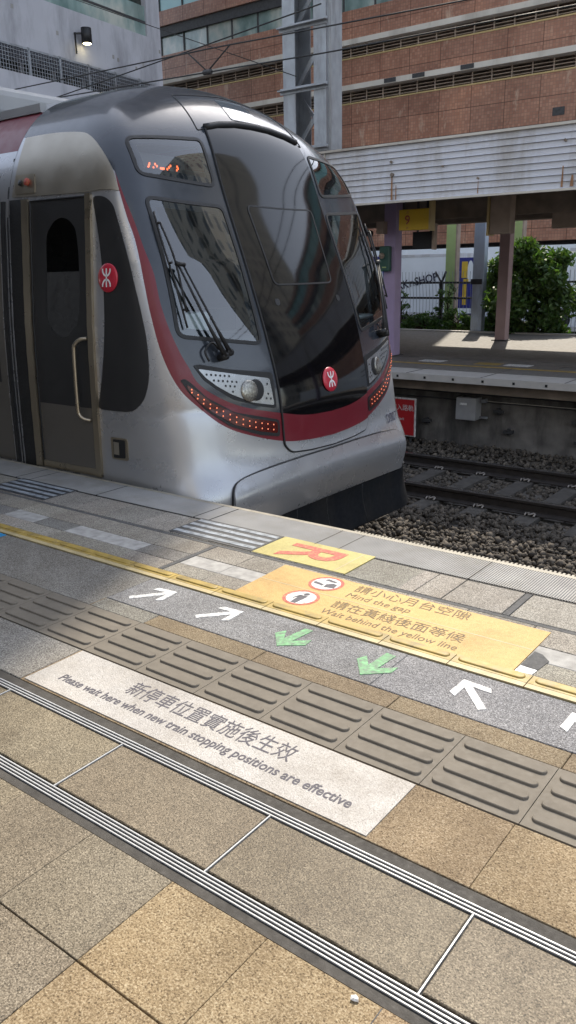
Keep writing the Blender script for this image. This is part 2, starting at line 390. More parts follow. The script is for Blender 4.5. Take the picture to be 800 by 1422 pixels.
def seq(start,step,lo,hi):
    k0=math.floor((lo-start)/step); xs=[start+step*k for k in range(k0,math.ceil((hi-start)/step)+1)]; return xs
# big warm tiles nearest the camera (bottom of the picture)
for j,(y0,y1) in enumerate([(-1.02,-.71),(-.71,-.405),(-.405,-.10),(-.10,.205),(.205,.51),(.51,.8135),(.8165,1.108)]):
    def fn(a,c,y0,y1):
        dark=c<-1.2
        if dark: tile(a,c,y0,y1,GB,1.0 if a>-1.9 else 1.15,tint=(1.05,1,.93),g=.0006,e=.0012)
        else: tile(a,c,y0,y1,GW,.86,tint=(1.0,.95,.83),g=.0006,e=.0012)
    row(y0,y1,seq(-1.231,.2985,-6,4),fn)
for k in range(9):
    tile(XL+ k*3,XL+k*3+3,-3,-1.02,GB,1.2)
# light strip row between two metal-edged channels
def ledrow(a,c,y0,y1):
    tile(a+.004,c-.004,y0,y1,GB,random.uniform(.95,1.15),tint=(1.03,.98,.88))
xs=seq(-.592,.597,-10,5); row(1.184,1.436,xs,ledrow)
# sandy row with the white notice, and granite between tactile and asphalt
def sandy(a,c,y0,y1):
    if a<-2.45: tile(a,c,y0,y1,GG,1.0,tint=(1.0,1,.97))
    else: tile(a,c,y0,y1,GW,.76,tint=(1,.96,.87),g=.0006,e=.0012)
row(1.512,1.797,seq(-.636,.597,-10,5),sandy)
def sand2(a,c,y0,y1):
    if a<-2.9: tile(a,c,y0,y1,GG,.8,tint=(1,.98,.93))
    else: tile(a,c,y0,y1,GW,.62,tint=(1,.97,.9))
row(2.112,2.212,[-2.76]+seq(-.623,.597,-2.6,5),sand2)
for a in seq(-2.76,1.2,-15,-2.8)[:-1]:
    if a+1.2<-2.7: tile(a,a+1.2,2.112,2.502,GG,.85,tint=(.98,.97,.93))
# asphalt strip
for a,c in ((-2.76,-1.35),(-1.35,0.4),(.4,2.2),(2.2,4)): tile(a,c,2.214,2.502,AS,1.0,g=.0008)
# rows beyond the yellow line
cuts=[XL,-14]+[x for x in seq(-2.845,.30,-9,3) ]
def row1(a,c,y0,y1):
    t=random.uniform(.9,1.25); tile(a,c,y0,y1,GG,t,tint=(1.03,1.0,.93))
xs=[x for x in seq(-2.845,.3,-9,3)]
for a,c in zip(xs[:-1],xs[1:]):
    if abs(a+2.845)<.01: a+=.032
    row1(a,c,2.612,2.735); row1(a,c,2.862,3.034)
    # patched strip of mortar with irregular tone
    if c<-2.84: tile(a,c,2.735,2.862,MO if random.random()<.6 else GG,random.uniform(.75,1.05),tint=(1,1,1.02))
    else: tile(a,c,2.735,2.862,MO,random.uniform(.9,1.3),z=-.001)
tile(-2.845,-2.815,2.612,3.034,FI,1)
tile(-.645,-.613,.82,1.108,FI)
xs=[x for x in seq(-2.02,.2985,-12,-1.9)]+[-1.782,-1.642,-1.50,-1.212]
def row2(a,c,y0,y1): tile(a,c,y0,y1,GG,random.uniform(.92,1.2),tint=(1.02,1.0,.95),g=.0022)
row(3.062,3.342,xs,row2); tile(-1.212,-1.178,3.062,3.342,FI); row(3.062,3.342,[-1.178,-.58,.02,.62,1.22,1.82,3],row2)
# filler joints along the platform
b=MB()
b.box(XL,XR,3.036,3.060,-.008,-.001,0); b.box(XL,XR,3.344,3.353,-.008,-.002,1)
b.box(XL,XR,1.476,1.510,-.008,-.0025,2); b.box(XL,XR,1.110,1.135,-.008,-.0025,2); b.box(XL,XR,2.503,2.507,-.008,-.003,1)
o=b.build('platform_joints',['filler_grey','joint_black','filler_dark']); tag(o,kind='structure')
# channels: white metal lines with dark slots
def channel(y0,y1,name,n):
    b=MB(); b.box(XL,XR,y0,y1,-.0125,-.0030,1); ww=(y1-y0)
    for k in range(n):
        c=y0+ww*(k+.5)/n; b.box(XL,XR,c-ww*.15/n,c+ww*.15/n,-.0029,.0012,0)
    return b
b=channel(1.438,1.475,'c',3); b2=channel(1.136,1.180,'c',4)
for x in seq(-.592,.597,-10,5): b.box(x-.0018,x+.0018,1.176,1.44,-.006,.0016,0); b.box(x-.0065,x+.0065,1.176,1.4375,-.0065,-.0015,1)
o=b.build('floor_channel',['led_white','joint_black']); tag(o,'metal floor channel of three white lines beside the white notice, with cross bars','floor channel','metal channels in the platform floor')
o=b2.build('floor_channel',['led_white','joint_black']); tag(o,'metal floor channel of four white lines nearest the camera','floor channel','metal channels in the platform floor')
o=pv.build('platform_paving',PM,tone=True); tag(o,kind='structure')
# ribbed platform edge
b=MB(); px=np.arange(-14,5,.0125); prof=[]
for x in px: prof+= [(x,-.0015),(x+.004,.0022),(x+.0075,.0022),(x+.0115,-.0015)]
n=len(prof); vs=[(x,3.356,z) for x,z in prof]+[(x,3.632,z) for x,z in prof]
seams=[-4.2-.9*k for k in range(-9,11)]
b.add(vs,[(i,i+1,n+i+1,n+i) for i in range(n-1)],0)
b.box(-14,5,3.634,3.665,-.06,.001,1)
for x in seams: b.box(x-.003,x+.003,3.355,3.633,-.004,.0032,2)
for x in (-2.25,-3.18,-4.95): b.box(x-.002,x+.002,3.355,3.633,-.004,.003,2)
for x in np.arange(-2.35,4,.022): b.box(x,x+.011,3.6655,3.695,-.03,-.004,1)
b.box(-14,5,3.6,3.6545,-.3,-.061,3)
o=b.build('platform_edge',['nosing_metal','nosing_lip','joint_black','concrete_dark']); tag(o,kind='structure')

# tactile paving tiles (each a thing)
def stadium(cx,cy,l,wd,n=7):
    r=wd/2; p=[]
    for k in range(n+1):
        a=-math.pi/2+math.pi*k/n; p.append((cx+l/2-r+r*math.cos(a),cy+r*math.sin(a)))
    for k in range(n+1):
        a=math.pi/2+math.pi*k/n; p.append((cx-l/2+r+r*math.cos(a),cy+r*math.sin(a)))
    return p
def raised(b,p,z0,z1,inset,mi=0):
    n=len(p); cx=sum(q[0] for q in p)/n; cy=sum(q[1] for q in p)/n
    q=[]
    for i in range(n):
        t=Vector(p[(i+1)%n])-Vector(p[i-1]); t.normalize(); nx,ny=-t.y,t.x; q.append((p[i][0]+nx*inset,p[i][1]+ny*inset))
    m=[((a[0]*.6+c[0]*.4),(a[1]*.6+c[1]*.4)) for a,c in zip(p,q)]
    v=[(x,y,z0) for x,y in p]+[(x,y,z0+(z1-z0)*.75) for x,y in m]+[(x,y,z1) for x,y in q]
    f=[(i,(i+1)%n,n+(i+1)%n,n+i) for i in range(n)]+[(n+i,n+(i+1)%n,2*n+(i+1)%n,2*n+i) for i in range(n)]+[tuple(range(2*n,3*n))]
    b.add(v,f,mi)
T=.2985
b=MB(); b.box(-T/2+.0012,T/2-.0012,-.1535,.1535,-.006,.0022)
for k in range(4): raised(b,stadium(0,-.108+.072*k,.262,.036),.0022,.0100,.0035)
tt=b.build('tactile_tile','tactile_rubber'); tag(tt,'','tactile tile','taupe tactile tiles with four raised bars across the platform')
locs=[-.628+T/2-T*k for k in range(-4,18)]
def where_x(x):
    if x>-.75: return 'right of the white notice'
    return ''
tl_lab='taupe tactile tile with four raised bars in the row behind the white notice'
for i,x in enumerate(locs):
    c=tt if i==0 else copy_thing(tt,None)
    c.location=(x,1.9545,0); c['label']=tl_lab
# yellow line tiles
b=MB(); b.box(-T/2+.002,T/2-.002,-.047,.047,-.006,.0035,1)
b.box(-T/2+.002,T/2-.002,-.016,.047,.0036,.0045,0)
raised(b,stadium(0,.018,.262,.042),.0045,.0105,.006,0)
yt=b.build('yellow_line_tile',['tactile_yellow','tactile_cream']); tag(yt,'','tactile tile','yellow tactile tiles that make the yellow line')
for i in range(24):
    x=-.896+T/2+T*4-T*i; c=yt if i==0 else copy_thing(yt,None); c.location=(x,2.558,0)
    c['label']='narrow yellow tactile tile with one raised bar in the yellow line'
# dark pads with pale bars
def pad(x0,x1,label):
    e=empty('anti_slip_pad',((x0+x1)/2,3.215,0),label,'floor pad','dark striped floor pads near the platform edge')
    b=MB(); b.box(x0,x1,3.074,3.362,-.004,.0028); b.build('mat','pad_black',e)
    for k in range(4):
        y=3.10+.068*k; b=MB(); b.box(x0+.012,x1-.012,y,y+.034,.0029,.0048); b.build('bar','pad_bar',e)
pad(-5.02,-4.40,'dark floor pad with pale bars beside the train cab door, farther from the red R')
pad(-3.232,-2.612,'dark floor pad with pale bars touching the yellow panel with the red R')
# yellow R panel
e=empty('stopping_mark',(-2.31,3.22,0),'yellow floor panel with a red letter R lying sideways at the platform edge','floor sign')
b=MB(); b.box(-2.606,-2.02,3.072,3.366,-.004,.003); settone(b.build('panel','vinyl_yellow',e))
textmesh('letter','R',.47,'paint_red',Matrix.Translation((-2.478,3.312,.0042))@Matrix.Rotation(R(-90),4,'Z'),e,fit=.212,extrude=.0004,offset=.007)
b=MB(); b.box(-2.09,-2.083,3.075,3.363,.0031,.0036); b.build('crease','tactile_cream',e)
# orange warning panel
e=empty('warning_notice',(-1.65,2.8,0),'orange floor panel with two round pictograms and mind the gap lettering','floor sign')
b=MB(); b.prism([(-2.335,3.010),(-.972,2.996),(-.972,2.598),(-2.322,2.606)],-.004,.0034); settone(b.build('panel','vinyl_orange',e))
b=MB(); b.prism([(-2.33,2.800),(-.975,2.800),(-.975,2.806),(-2.33,2.806)],.0035,.0040); b.build('crease','tactile_cream',e)
textmesh('lettering','請小心月台空隙',.090,'text_brown',floor_mw(-1.872,2.914),e,fit=.575,shear=-.12)
textmesh('lettering','Mind the gap',.070,'text_brown',floor_mw(-1.862,2.836),e,fit=.325)
textmesh('lettering','請在黃綫後面等候',.090,'text_brown',floor_mw(-1.862,2.706),e,fit=.635,shear=-.12)
textmesh('lettering','Wait behind the yellow line',.070,'text_brown',floor_mw(-1.862,2.627),e,fit=.645)
def disc(b,cx,cy,rx,ry,z0,z1,mi,n=28): b.prism([(cx+rx*math.cos(2*math.pi*k/n),cy+ry*math.sin(2*math.pi*k/n)) for k in range(n)],z0,z1,mi)
def ring(b,cx,cy,r0,r1,z,mi,n=32):
    v=[(cx+r*math.cos(2*math.pi*k/n),cy+r*math.sin(2*math.pi*k/n),z) for r in (r0,r1) for k in range(n)]
    b.add(v,[(k,n+k,n+(k+1)%n,(k+1)%n)[::-1] for k in range(n)],mi)
for cx,cy,kind in ((-2.018,2.913,0),(-2.018,2.712,1)):
    b=MB(); disc(b,cx,cy,.072,.072,.0035,.0042,1); ring(b,cx,cy,.070,.086,.0046,0)
    z=.0048
    if kind==1:
        b.prism([(cx-.012,cy-.066),(cx+.014,cy-.066),(cx+.022,cy+.025),(cx-.02,cy+.025)],.0043,z,2); disc(b,cx+.002,cy+.043,.013,.016,.0043,z,2,14)
        b.prism([(cx-.02,cy+.024),(cx-.034,cy-.02),(cx-.026,cy-.022),(cx-.012,cy+.012)],.0043,z,2)
    else:
        b.prism([(cx-.062,cy-.02),(cx-.005,cy-.03),(cx-.005,cy-.012),(cx-.058,cy+.0)],.0043,z,2)
        b.prism([(cx+.01,cy-.04),(cx+.062,cy-.03),(cx+.055,cy+.01),(cx+.03,cy+.02),(cx+.005,cy-.005)],.0043,z,2)
        b.prism([(cx-.03,cy+.035),(cx+.03,cy+.028),(cx+.034,cy+.045),(cx-.02,cy+.055)],.0043,z,2)
    b.build('pictogram',['paint_red','paint_white','text_grey'],e)
# white notice
e=empty('floor_notice',(-1.67,1.655,0),'long white floor notice with grey lettering about new train stopping positions','floor sign')
b=MB(); b.box(-2.412,-.932,1.521,1.7905,-.004,.0034); settone(b.build('panel','vinyl_white',e))
textmesh('lettering','新停車位置實施後生效',.096,'text_grey',floor_mw(-2.035,1.668),e,fit=.735,shear=-.08)
textmesh('lettering','Please wait here when new train stopping positions are effective',.058,'text_grey',floor_mw(-2.303,1.588),e,fit=1.272,offset=.0009)
# arrows
def arrow(tail,tip,label,mat,L=.104,wd=.030,z=(.0008,.003),group='painted arrows on the asphalt strip',jag=0):
    a=Vector(tail);t=Vector(tip); d=(t-a).normalized(); s=Vector((-d.y,d.x)); q=wd*1.2
    def P(u,v): return tuple(t+d*u+s*v)
    w2=wd/2; h=L; 
    poly=[P(0,0),P(-h*.75,h*.72),P(-h*.75-q*.9,h*.72-q*.25),P(-q*1.55,w2),tuple(a+s*w2),tuple(a-s*w2),P(-q*1.55,-w2),P(-h*.75-q*.9,-h*.72+q*.25),P(-h*.75,-h*.72)]
    if jag: poly=[(x+random.uniform(-jag,jag),y+random.uniform(-jag,jag)) for x,y in poly]
    c=(a+t)/2; poly=[(x-c.x,y-c.y) for x,y in poly]
    # concave outline -> triangulated halves
    n=[poly[0],poly[1],poly[2],poly[3]]; m=[poly[0],poly[6],poly[7],poly[8]]; sh=[poly[0],poly[3],poly[4],poly[5],poly[6]]
    b=MB()
    for pl in (n,sh,m): b.prism(pl,z[0],z[1])
    o=b.build('floor_arrow',mat,loc=(c.x,c.y,0)); tag(o,label,'arrow',group); return o
arrow((-2.672,2.268),(-2.530,2.440),'white painted arrow at the dark left end of the asphalt strip','paint_white')
arrow((-2.272,2.288),(-2.132,2.445),'white painted arrow beside the green arrow, pointing at the orange panel','paint_white')
arrow((-1.79,2.462),(-1.815,2.262),'smudged green arrow in front of the two pictograms','paint_green',.115,.04,jag=.006)
arrow((-1.398,2.462),(-1.412,2.258),'smudged green arrow below the lettering of the orange panel, beside the lone white one','paint_green',.115,.04,jag=.006)
arrow((-.950,2.285),(-1.090,2.440),'white painted arrow pointing away just below the right end of the orange panel','paint_white')
arrow((-.560,2.285),(-.700,2.440),'white painted arrow cut by the right border of the photo','paint_white')
b=MB(); b.prism([(-.968,2.606),(-.905,2.612),(-.90,2.655),(-.966,2.66)],.0005,.0028); tag(b.build('paper_scrap','paint_white'),'torn white scrap on the paving at the right end of the orange panel','scrap')
b=MB(); b.prism([(-.967,2.664),(-.90,2.66),(-.89,2.75),(-.93,2.79),(-.965,2.80)],.0004,.0022); tag(b.build('adhesive_patch','filler_grey'),'dark grey patch of old adhesive beside the right end of the orange panel','patch')
# blue sticker, pebble, debris
b=MB(); b.prism([(-4.20,2.46),(-3.955,2.44),(-3.955,2.495),(-4.2,2.5)],.001,.003); tag(b.build('floor_sticker','sticker_blue'),'small blue floor sticker just inside the yellow line at far left','sticker')
def rock(rs=1.0):
    t=(1+5**.5)/2; v=np.array([(-1,t,0),(1,t,0),(-1,-t,0),(1,-t,0),(0,-1,t),(0,1,t),(0,-1,-t),(0,1,-t),(t,0,-1),(t,0,1),(-t,0,-1),(-t,0,1)])/1.9
    f=[(0,11,5),(0,5,1),(0,1,7),(0,7,10),(0,10,11),(1,5,9),(5,11,4),(11,10,2),(10,7,6),(7,1,8),(3,9,4),(3,4,2),(3,2,6),(3,6,8),(3,8,9),(4,9,5),(2,4,11),(6,2,10),(8,6,7),(9,8,1)]
    return v,f
rv,rf=rock()
v=rv*np.array([.010,.008,.006])*RNG.uniform(.8,1.2,(12,1))+np.array([0,0,.004])
tag(mesh('pebble',v,rf,'skin_rock',loc=(-.69,1.088,0)),'small white pebble on the warm paving by the channel','pebble')

# ================================================================== TRACK, BALLAST
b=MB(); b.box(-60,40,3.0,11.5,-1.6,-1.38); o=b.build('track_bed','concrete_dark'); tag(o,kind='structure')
R1,R2=8.58,10.015; RZ=-1.12
def railprof(y,name,label):
    p=[(-.07,-.16),(.07,-.16),(.07,-.148),(.012,-.125),(.009,-.05),(.035,-.036),(.036,-.006),(.028,0),(-.028,0),(-.036,-.006),(-.035,-.036),(-.009,-.05),(-.012,-.125),(-.07,-.148)]
    n=len(p); vs=[(x,y+a,RZ+c) for x in (-45,25) for a,c in p]
    fs=[(i,(i+1)%n,n+(i+1)%n,n+i)[::-1] for i in range(n)]; mi=[1 if i==7 else 0 for i in range(n)]
    o=mesh('rail',vs,fs+[tuple(range(n)),tuple(range(2*n-1,n-1,-1))],['rail_steel','rail_top'],midx=mi+[0,0]); tag(o,label,'rail','rails of the empty track')
railprof(R1,'rail','dark steel rail of the empty track, nearer the camera'); railprof(R2,'rail','dark steel rail of the empty track, nearer the far platform wall')
railprof(4.58,'rail','steel rail under the train, platform side'); railprof(6.02,'rail','steel rail under the train, far side')
def sleeper(x,yc,first):
    if first is None:
        b=MB(); hw=.13
        b.add([(-hw,-1.25,-.2),(hw,-1.25,-.2),(hw,1.25,-.2),(-hw,1.25,-.2),(-hw*.8,-1.24,0),(hw*.8,-1.24,0),(hw*.8,1.24,0),(-hw*.8,1.24,0)],[(4,5,6,7),(0,1,5,4),(1,2,6,5),(2,3,7,6),(3,0,4,7)])
        o=b.build('sleeper','sleeper'); tag(o,'concrete sleeper across the empty track bedded in grey ballast','sleeper','concrete sleepers of the empty track')
        for y in (R1-9.2975,R2-9.2975):
            for s in (-1,1):
                b=MB(); yy=y+s*.085
                b.tube([(-.05,yy+s*.03,.012),(-.055,yy-s*.015,.03),(-.02,yy-s*.03,.034),(.0,yy+s*.05,.03),(.03,yy-s*.03,.034),(.055,yy-s*.015,.03),(.05,yy+s*.03,.012)],.011,6)
                b.build('rail_clip','clip_steel',o,True)
        o.location=(x,yc,RZ-.163); return o
    return copy_thing(first,(x,yc,RZ-.163))
s0=None
for k in range(16):
    x=-9.3+.62*k
    s=sleeper(x,9.2975,s0); s0=s0 or s
# ballast stones
def ballast():
    rects=[(-8.5,1.2,6.2,8.47,15000),(-8.5,1.2,8.68,9.92,6500),(-8.5,1.2,10.12,11.38,6000)]
    V=[];Fc=[];Tn=[]; base=0; fa=np.array(rf)
    P=[]
    for x0,x1,y0,y1,n in rects:
        P.append(np.c_[RNG.uniform(x0,x1,n),RNG.uniform(y0,y1,n)])
    P=np.concatenate(P)
    # thin out over sleepers
    ph=((P[:,0]+9.3+.31)%.62)-.31
    onsl=(np.abs(ph)<.115)&(np.abs(P[:,1]-9.2975)<1.15)
    keep=~onsl|(RNG.random(len(P))<.05)
    P=P[keep]
    n=len(P); size=RNG.uniform(.017,.042,n)
    hz=-1.325+RNG.uniform(-.03,.02,n)
    fr=P[:,1]<8.3; hz=np.where(fr,-1.275-.05*np.clip((P[:,1]-7.9)/.5,0,1)+RNG.uniform(-.035,.03,n)+.02*np.sin(P[:,0]*3)*np.cos(P[:,1]*2.3),hz)
    bk=P[:,1]>10.15; hz=np.where(bk,-1.31+RNG.uniform(-.03,.03,n)+.08*np.clip((P[:,1]-10.4)/1,0,1),hz)
    sc3=RNG.uniform(.42,1.25,(n,3)); ang=RNG.uniform(0,6.28,(n,3))
    jit=RNG.uniform(.6,1.35,(n,12,1))
    v=rv[None]*jit*sc3[:,None,:]*size[:,None,None]
    for ax in range(3):
        c,s=np.cos(ang[:,ax]),np.sin(ang[:,ax]); i,j=[(0,1),(1,2),(0,2)][ax]
        a=v[:,:,i]*c[:,None]-v[:,:,j]*s[:,None]; bb=v[:,:,i]*s[:,None]+v[:,:,j]*c[:,None]; v[:,:,i]=a; v[:,:,j]=bb
    v+=np.c_[P,hz][:,None,:]
    f=(fa[None]+12*np.arange(n)[:,None,None]).reshape(-1,3)
    g=RNG.uniform(.45,1.25,n)*np.where(RNG.random(n)<.03,1.7,1)*.88
    tn=np.repeat(np.c_[g*1.04,g*.95,g*.84]*.46,20,0)
    me=bpy.data.meshes.new('ballast'); vv=v.reshape(-1,3)
    me.vertices.add(len(vv)); me.vertices.foreach_set('co',vv.ravel().astype(np.float32))
    me.loops.add(f.size); me.loops.foreach_set('vertex_index',f.ravel().astype(np.int32))
    me.polygons.add(len(f)); me.polygons.foreach_set('loop_start',np.arange(0,f.size,3,dtype=np.int32)); 
    me.update(calc_edges=True); me.validate()
    a=me.color_attributes.new('tone','FLOAT_COLOR','CORNER'); a.data.foreach_set('color',np.repeat(np.c_[tn,np.ones(len(tn))],3,0).ravel().astype(np.float32))
    me.materials.append(M('ballast_stone')); o=bpy.data.objects.new('ballast_gravel',me); COL.objects.link(o); tag(o,kind='stuff')
ballast()
b=MB(); b.box(-60,40,3.7,11.4,-1.37,-1.335); o=b.build('ballast_bed','ballast_stone'); settone(o,(.5,.5,.5)); tag(o,kind='structure')

# ================================================================== TRAIN
YC=5.3
ZF=[-.8,-.4,-.1,.15,.5,.95,1.4,1.9,2.4,2.75]; ZK=[-.4,0.05,.5,1.5,2.4]
NP={'xf': [-3.6155, -3.6842, -3.5751, -3.6128, -3.6308, -3.738, -3.8996, -4.0986, -4.2955, -4.4859], 'k': [-0.0144, 0.0668, 0.11, 0.0664, 0.0602], 'w': [1.6025, 1.5962, 1.5686, 1.487, 1.4642], 'ks': [0.4502, 0.2], 'kr': [0.5402], 'top': [2.8444], 'rc': [0.181], 'ra': [0.8153], 'tp': [0.0177]}
def cub(x,xp,fp):
    xp=np.asarray(xp,float);fp=np.asarray(fp,float)
    m=np.empty_like(fp); d=np.diff(fp)/np.diff(xp); m[0]=d[0];m[-1]=d[-1]
    m[1:-1]=(d[:-1]*np.diff(xp)[1:]+d[1:]*np.diff(xp)[:-1])/(xp[2:]-xp[:-2])
    i=np.clip(np.searchsorted(xp,x)-1,0,len(xp)-2); hh=xp[i+1]-xp[i]; t=(x-xp[i])/hh
    t2=t*t;t3=t2*t
    y=(2*t3-3*t2+1)*fp[i]+(t3-2*t2+t)*hh*m[i]+(-2*t3+3*t2)*fp[i+1]+(t3-t2)*hh*m[i+1]
    y=np.where(x<xp[0],fp[0]+m[0]*(x-xp[0]),y); return np.where(x>xp[-1],fp[-1]+m[-1]*(x-xp[-1]),y)
def smax(a,b,k):
    h=np.clip(.5+.5*(a-b)/k,0,1); return b+(a-b)*h+k*h*(1-h)
def NF(x,d,z):
    """signed field of the cab shape; d = offset from the train's centre line"""
    d=np.sqrt(d*d+1e-4); xf=cub(z,ZF,NP['xf']); k=np.interp(z,ZK,NP['k'])
    f=(x-(xf-k*d*d))*.93
    w=cub(z,[-.75,0,1.,1.95,2.4],NP['w']); tap=np.clip((x+5.4)/1.4,0,None); s=d-(w-NP['tp'][0]*tap**2)
    r=(z-(NP['top'][0]-NP['rc'][0]*d*d-NP['ra'][0]*.1*np.clip(d-.5,0,None)**3))*.95
    return smax(smax(f,s,np.interp(z,[0,1.5],NP['ks'])),r,NP['kr'][0])
O0=np.array([-5.9,0,.9])
def cast(D):
    D=D/np.linalg.norm(D,axis=1)[:,None]; lo=np.full(len(D),.2); hi=np.full(len(D),4.5)
    T=np.linspace(.2,4.5,120)
    for t in T:
        X=O0+D*t; ins=NF(X[:,0],X[:,1],X[:,2])<0
        lo=np.where(ins&(t<=lo+.04),t,lo)
    hi=lo+.04
    for _ in range(22):
        m=(lo+hi)/2; X=O0+D*m[:,None]; ins=NF(X[:,0],X[:,1],X[:,2])<0
        lo=np.where(ins,m,lo); hi=np.where(ins,hi,m)
    return O0+D*lo[:,None]
def grad(X):
    e=2e-3; g=np.stack([NF(X[:,0]+e*(i==0),X[:,1]+e*(i==1),X[:,2]+e*(i==2))-NF(X[:,0]-e*(i==0),X[:,1]-e*(i==1),X[:,2]-e*(i==2)) for i in range(3)],1)
    return g/np.linalg.norm(g,axis=1)[:,None]
def to_uv(P3):
    d=np.asarray(P3,float)-O0; d/=np.linalg.norm(d,axis=1)[:,None]
    rho=np.arccos(np.clip(d[:,0],-1,1)); q=np.hypot(d[:,1],d[:,2])+1e-12
    return np.stack([rho*d[:,1]/q,rho*d[:,2]/q],1)
def to_dir(uv):
    rho=np.hypot(uv[:,0],uv[:,1])+1e-12; s=np.sin(rho)/rho
    return np.stack([np.cos(rho),uv[:,0]*s,uv[:,1]*s],1)
def surf(uv): return cast(to_dir(np.asarray(uv,float)))
def pip(pts,poly):
    x,y=pts[:,0],pts[:,1]; ins=np.zeros(len(pts),bool); n=len(poly)
    for i in range(n):
        x1,y1=poly[i];x2,y2=poly[(i+1)%n]
        if y1==y2: continue
        c=((y1>y)!=(y2>y))&(x<(x2-x1)*(y-y1)/(y2-y1)+x1); ins^=c
    return ins
def resample(poly,step=.012,closed=True):
    out=[]; n=len(poly)
    for i in range(n if closed else n-1):
        a=poly[i];b=poly[(i+1)%n]; L=np.linalg.norm(b-a); k=max(1,int(math.ceil(L/step)))
        for j in range(k): out.append(a+(b-a)*j/k)
    if not closed: out.append(poly[-1])
    return np.array(out)
def smooth_open(p,k=8):
    p=np.asarray(p,float); q=np.vstack([2*p[0]-p[1],p,2*p[-1]-p[-2]]); out=[]
    for i in range(1,len(q)-2):
        for j in range(k):
            t=j/k; a,b,c,d=q[i-1],q[i],q[i+1],q[i+2]
            out.append(.5*((2*b)+(-a+c)*t+(2*a-5*b+4*c-d)*t*t+(-a+3*b-3*c+d)*t**3))
    out.append(p[-1]); return np.array(out)
def smooth_closed(p,k=8):
    p=np.asarray(p,float); n=len(p); out=[]
    for i in range(n):
        a,b,c,d=p[i-1],p[i],p[(i+1)%n],p[(i+2)%n]
        for j in range(k):
            t=j/k; out.append(.5*((2*b)+(-a+c)*t+(2*a-5*b+4*c-d)*t*t+(-a+3*b-3*c+d)*t**3))
    return np.array(out)
def fillet(poly,r,k=6):
    poly=np.asarray(poly,float); n=len(poly); out=[]
    for i in range(n):
        p=poly[i]; a=poly[i-1]-p; b=poly[(i+1)%n]-p; la,lb=np.linalg.norm(a),np.linalg.norm(b); rr=min(r,la*.45,lb*.45)
        A=p+a/la*rr; B=p+b/lb*rr
        for j in range(k+1):
            t=j/k; out.append((1-t)**2*A+2*t*(1-t)*p+t*t*B)
    return np.array(out)
def inset(poly,dd):
    poly=np.asarray(poly,float); n=len(poly); a=0.5*np.sum(poly[:,0]*np.roll(poly[:,1],-1)-np.roll(poly[:,0],-1)*poly[:,1]); s=1 if a>0 else -1
    t=np.roll(poly,-1,0)-np.roll(poly,1,0); t/=np.linalg.norm(t,axis=1)[:,None]+1e-12
    return poly+np.stack([-t[:,1],t[:,0]],1)*s*dd
def mir(uv): return np.asarray(uv)[::-1]*np.array([-1,1])
def cdt(loops,grid,bbox=None):
    """triangulate: constraint loops + interior grid; returns uv, tris"""
    pts=[];edges=[]
    for lp in loops:
        b=len(pts); pts+=list(lp); n=len(lp); edges+=[(b+i,b+(i+1)%n) for i in range(n)]
    allp=np.array(pts); lo,hi=(allp.min(0),allp.max(0)) if bbox is None else bbox
    gx=np.arange(lo[0],hi[0]+grid,grid); gy=np.arange(lo[1],hi[1]+grid,grid*.866)
    G=np.array([(x+(grid/2 if j%2 else 0),y) for j,y in enumerate(gy) for x in gx])
    d=np.full(len(G),9.)
    for i in range(0,len(allp),200): d=np.minimum(d,np.sqrt(((G[:,None]-allp[None,i:i+200])**2).sum(2)).min(1))
    G=G[d>grid*.45]
    v=[Vector(p) for p in pts]+[Vector(p) for p in G]
    r=delaunay_2d_cdt(v,edges,[],0,1e-7)
    return np.array([tuple(p) for p in r[0]]),np.array([tuple(f) for f in r[2]])
def W(X):
    X=np.array(X,float); X[...,1]+=YC; return X
def custom_normals(me,nn):
    me.normals_split_custom_set_from_vertices([tuple(v) for v in nn])
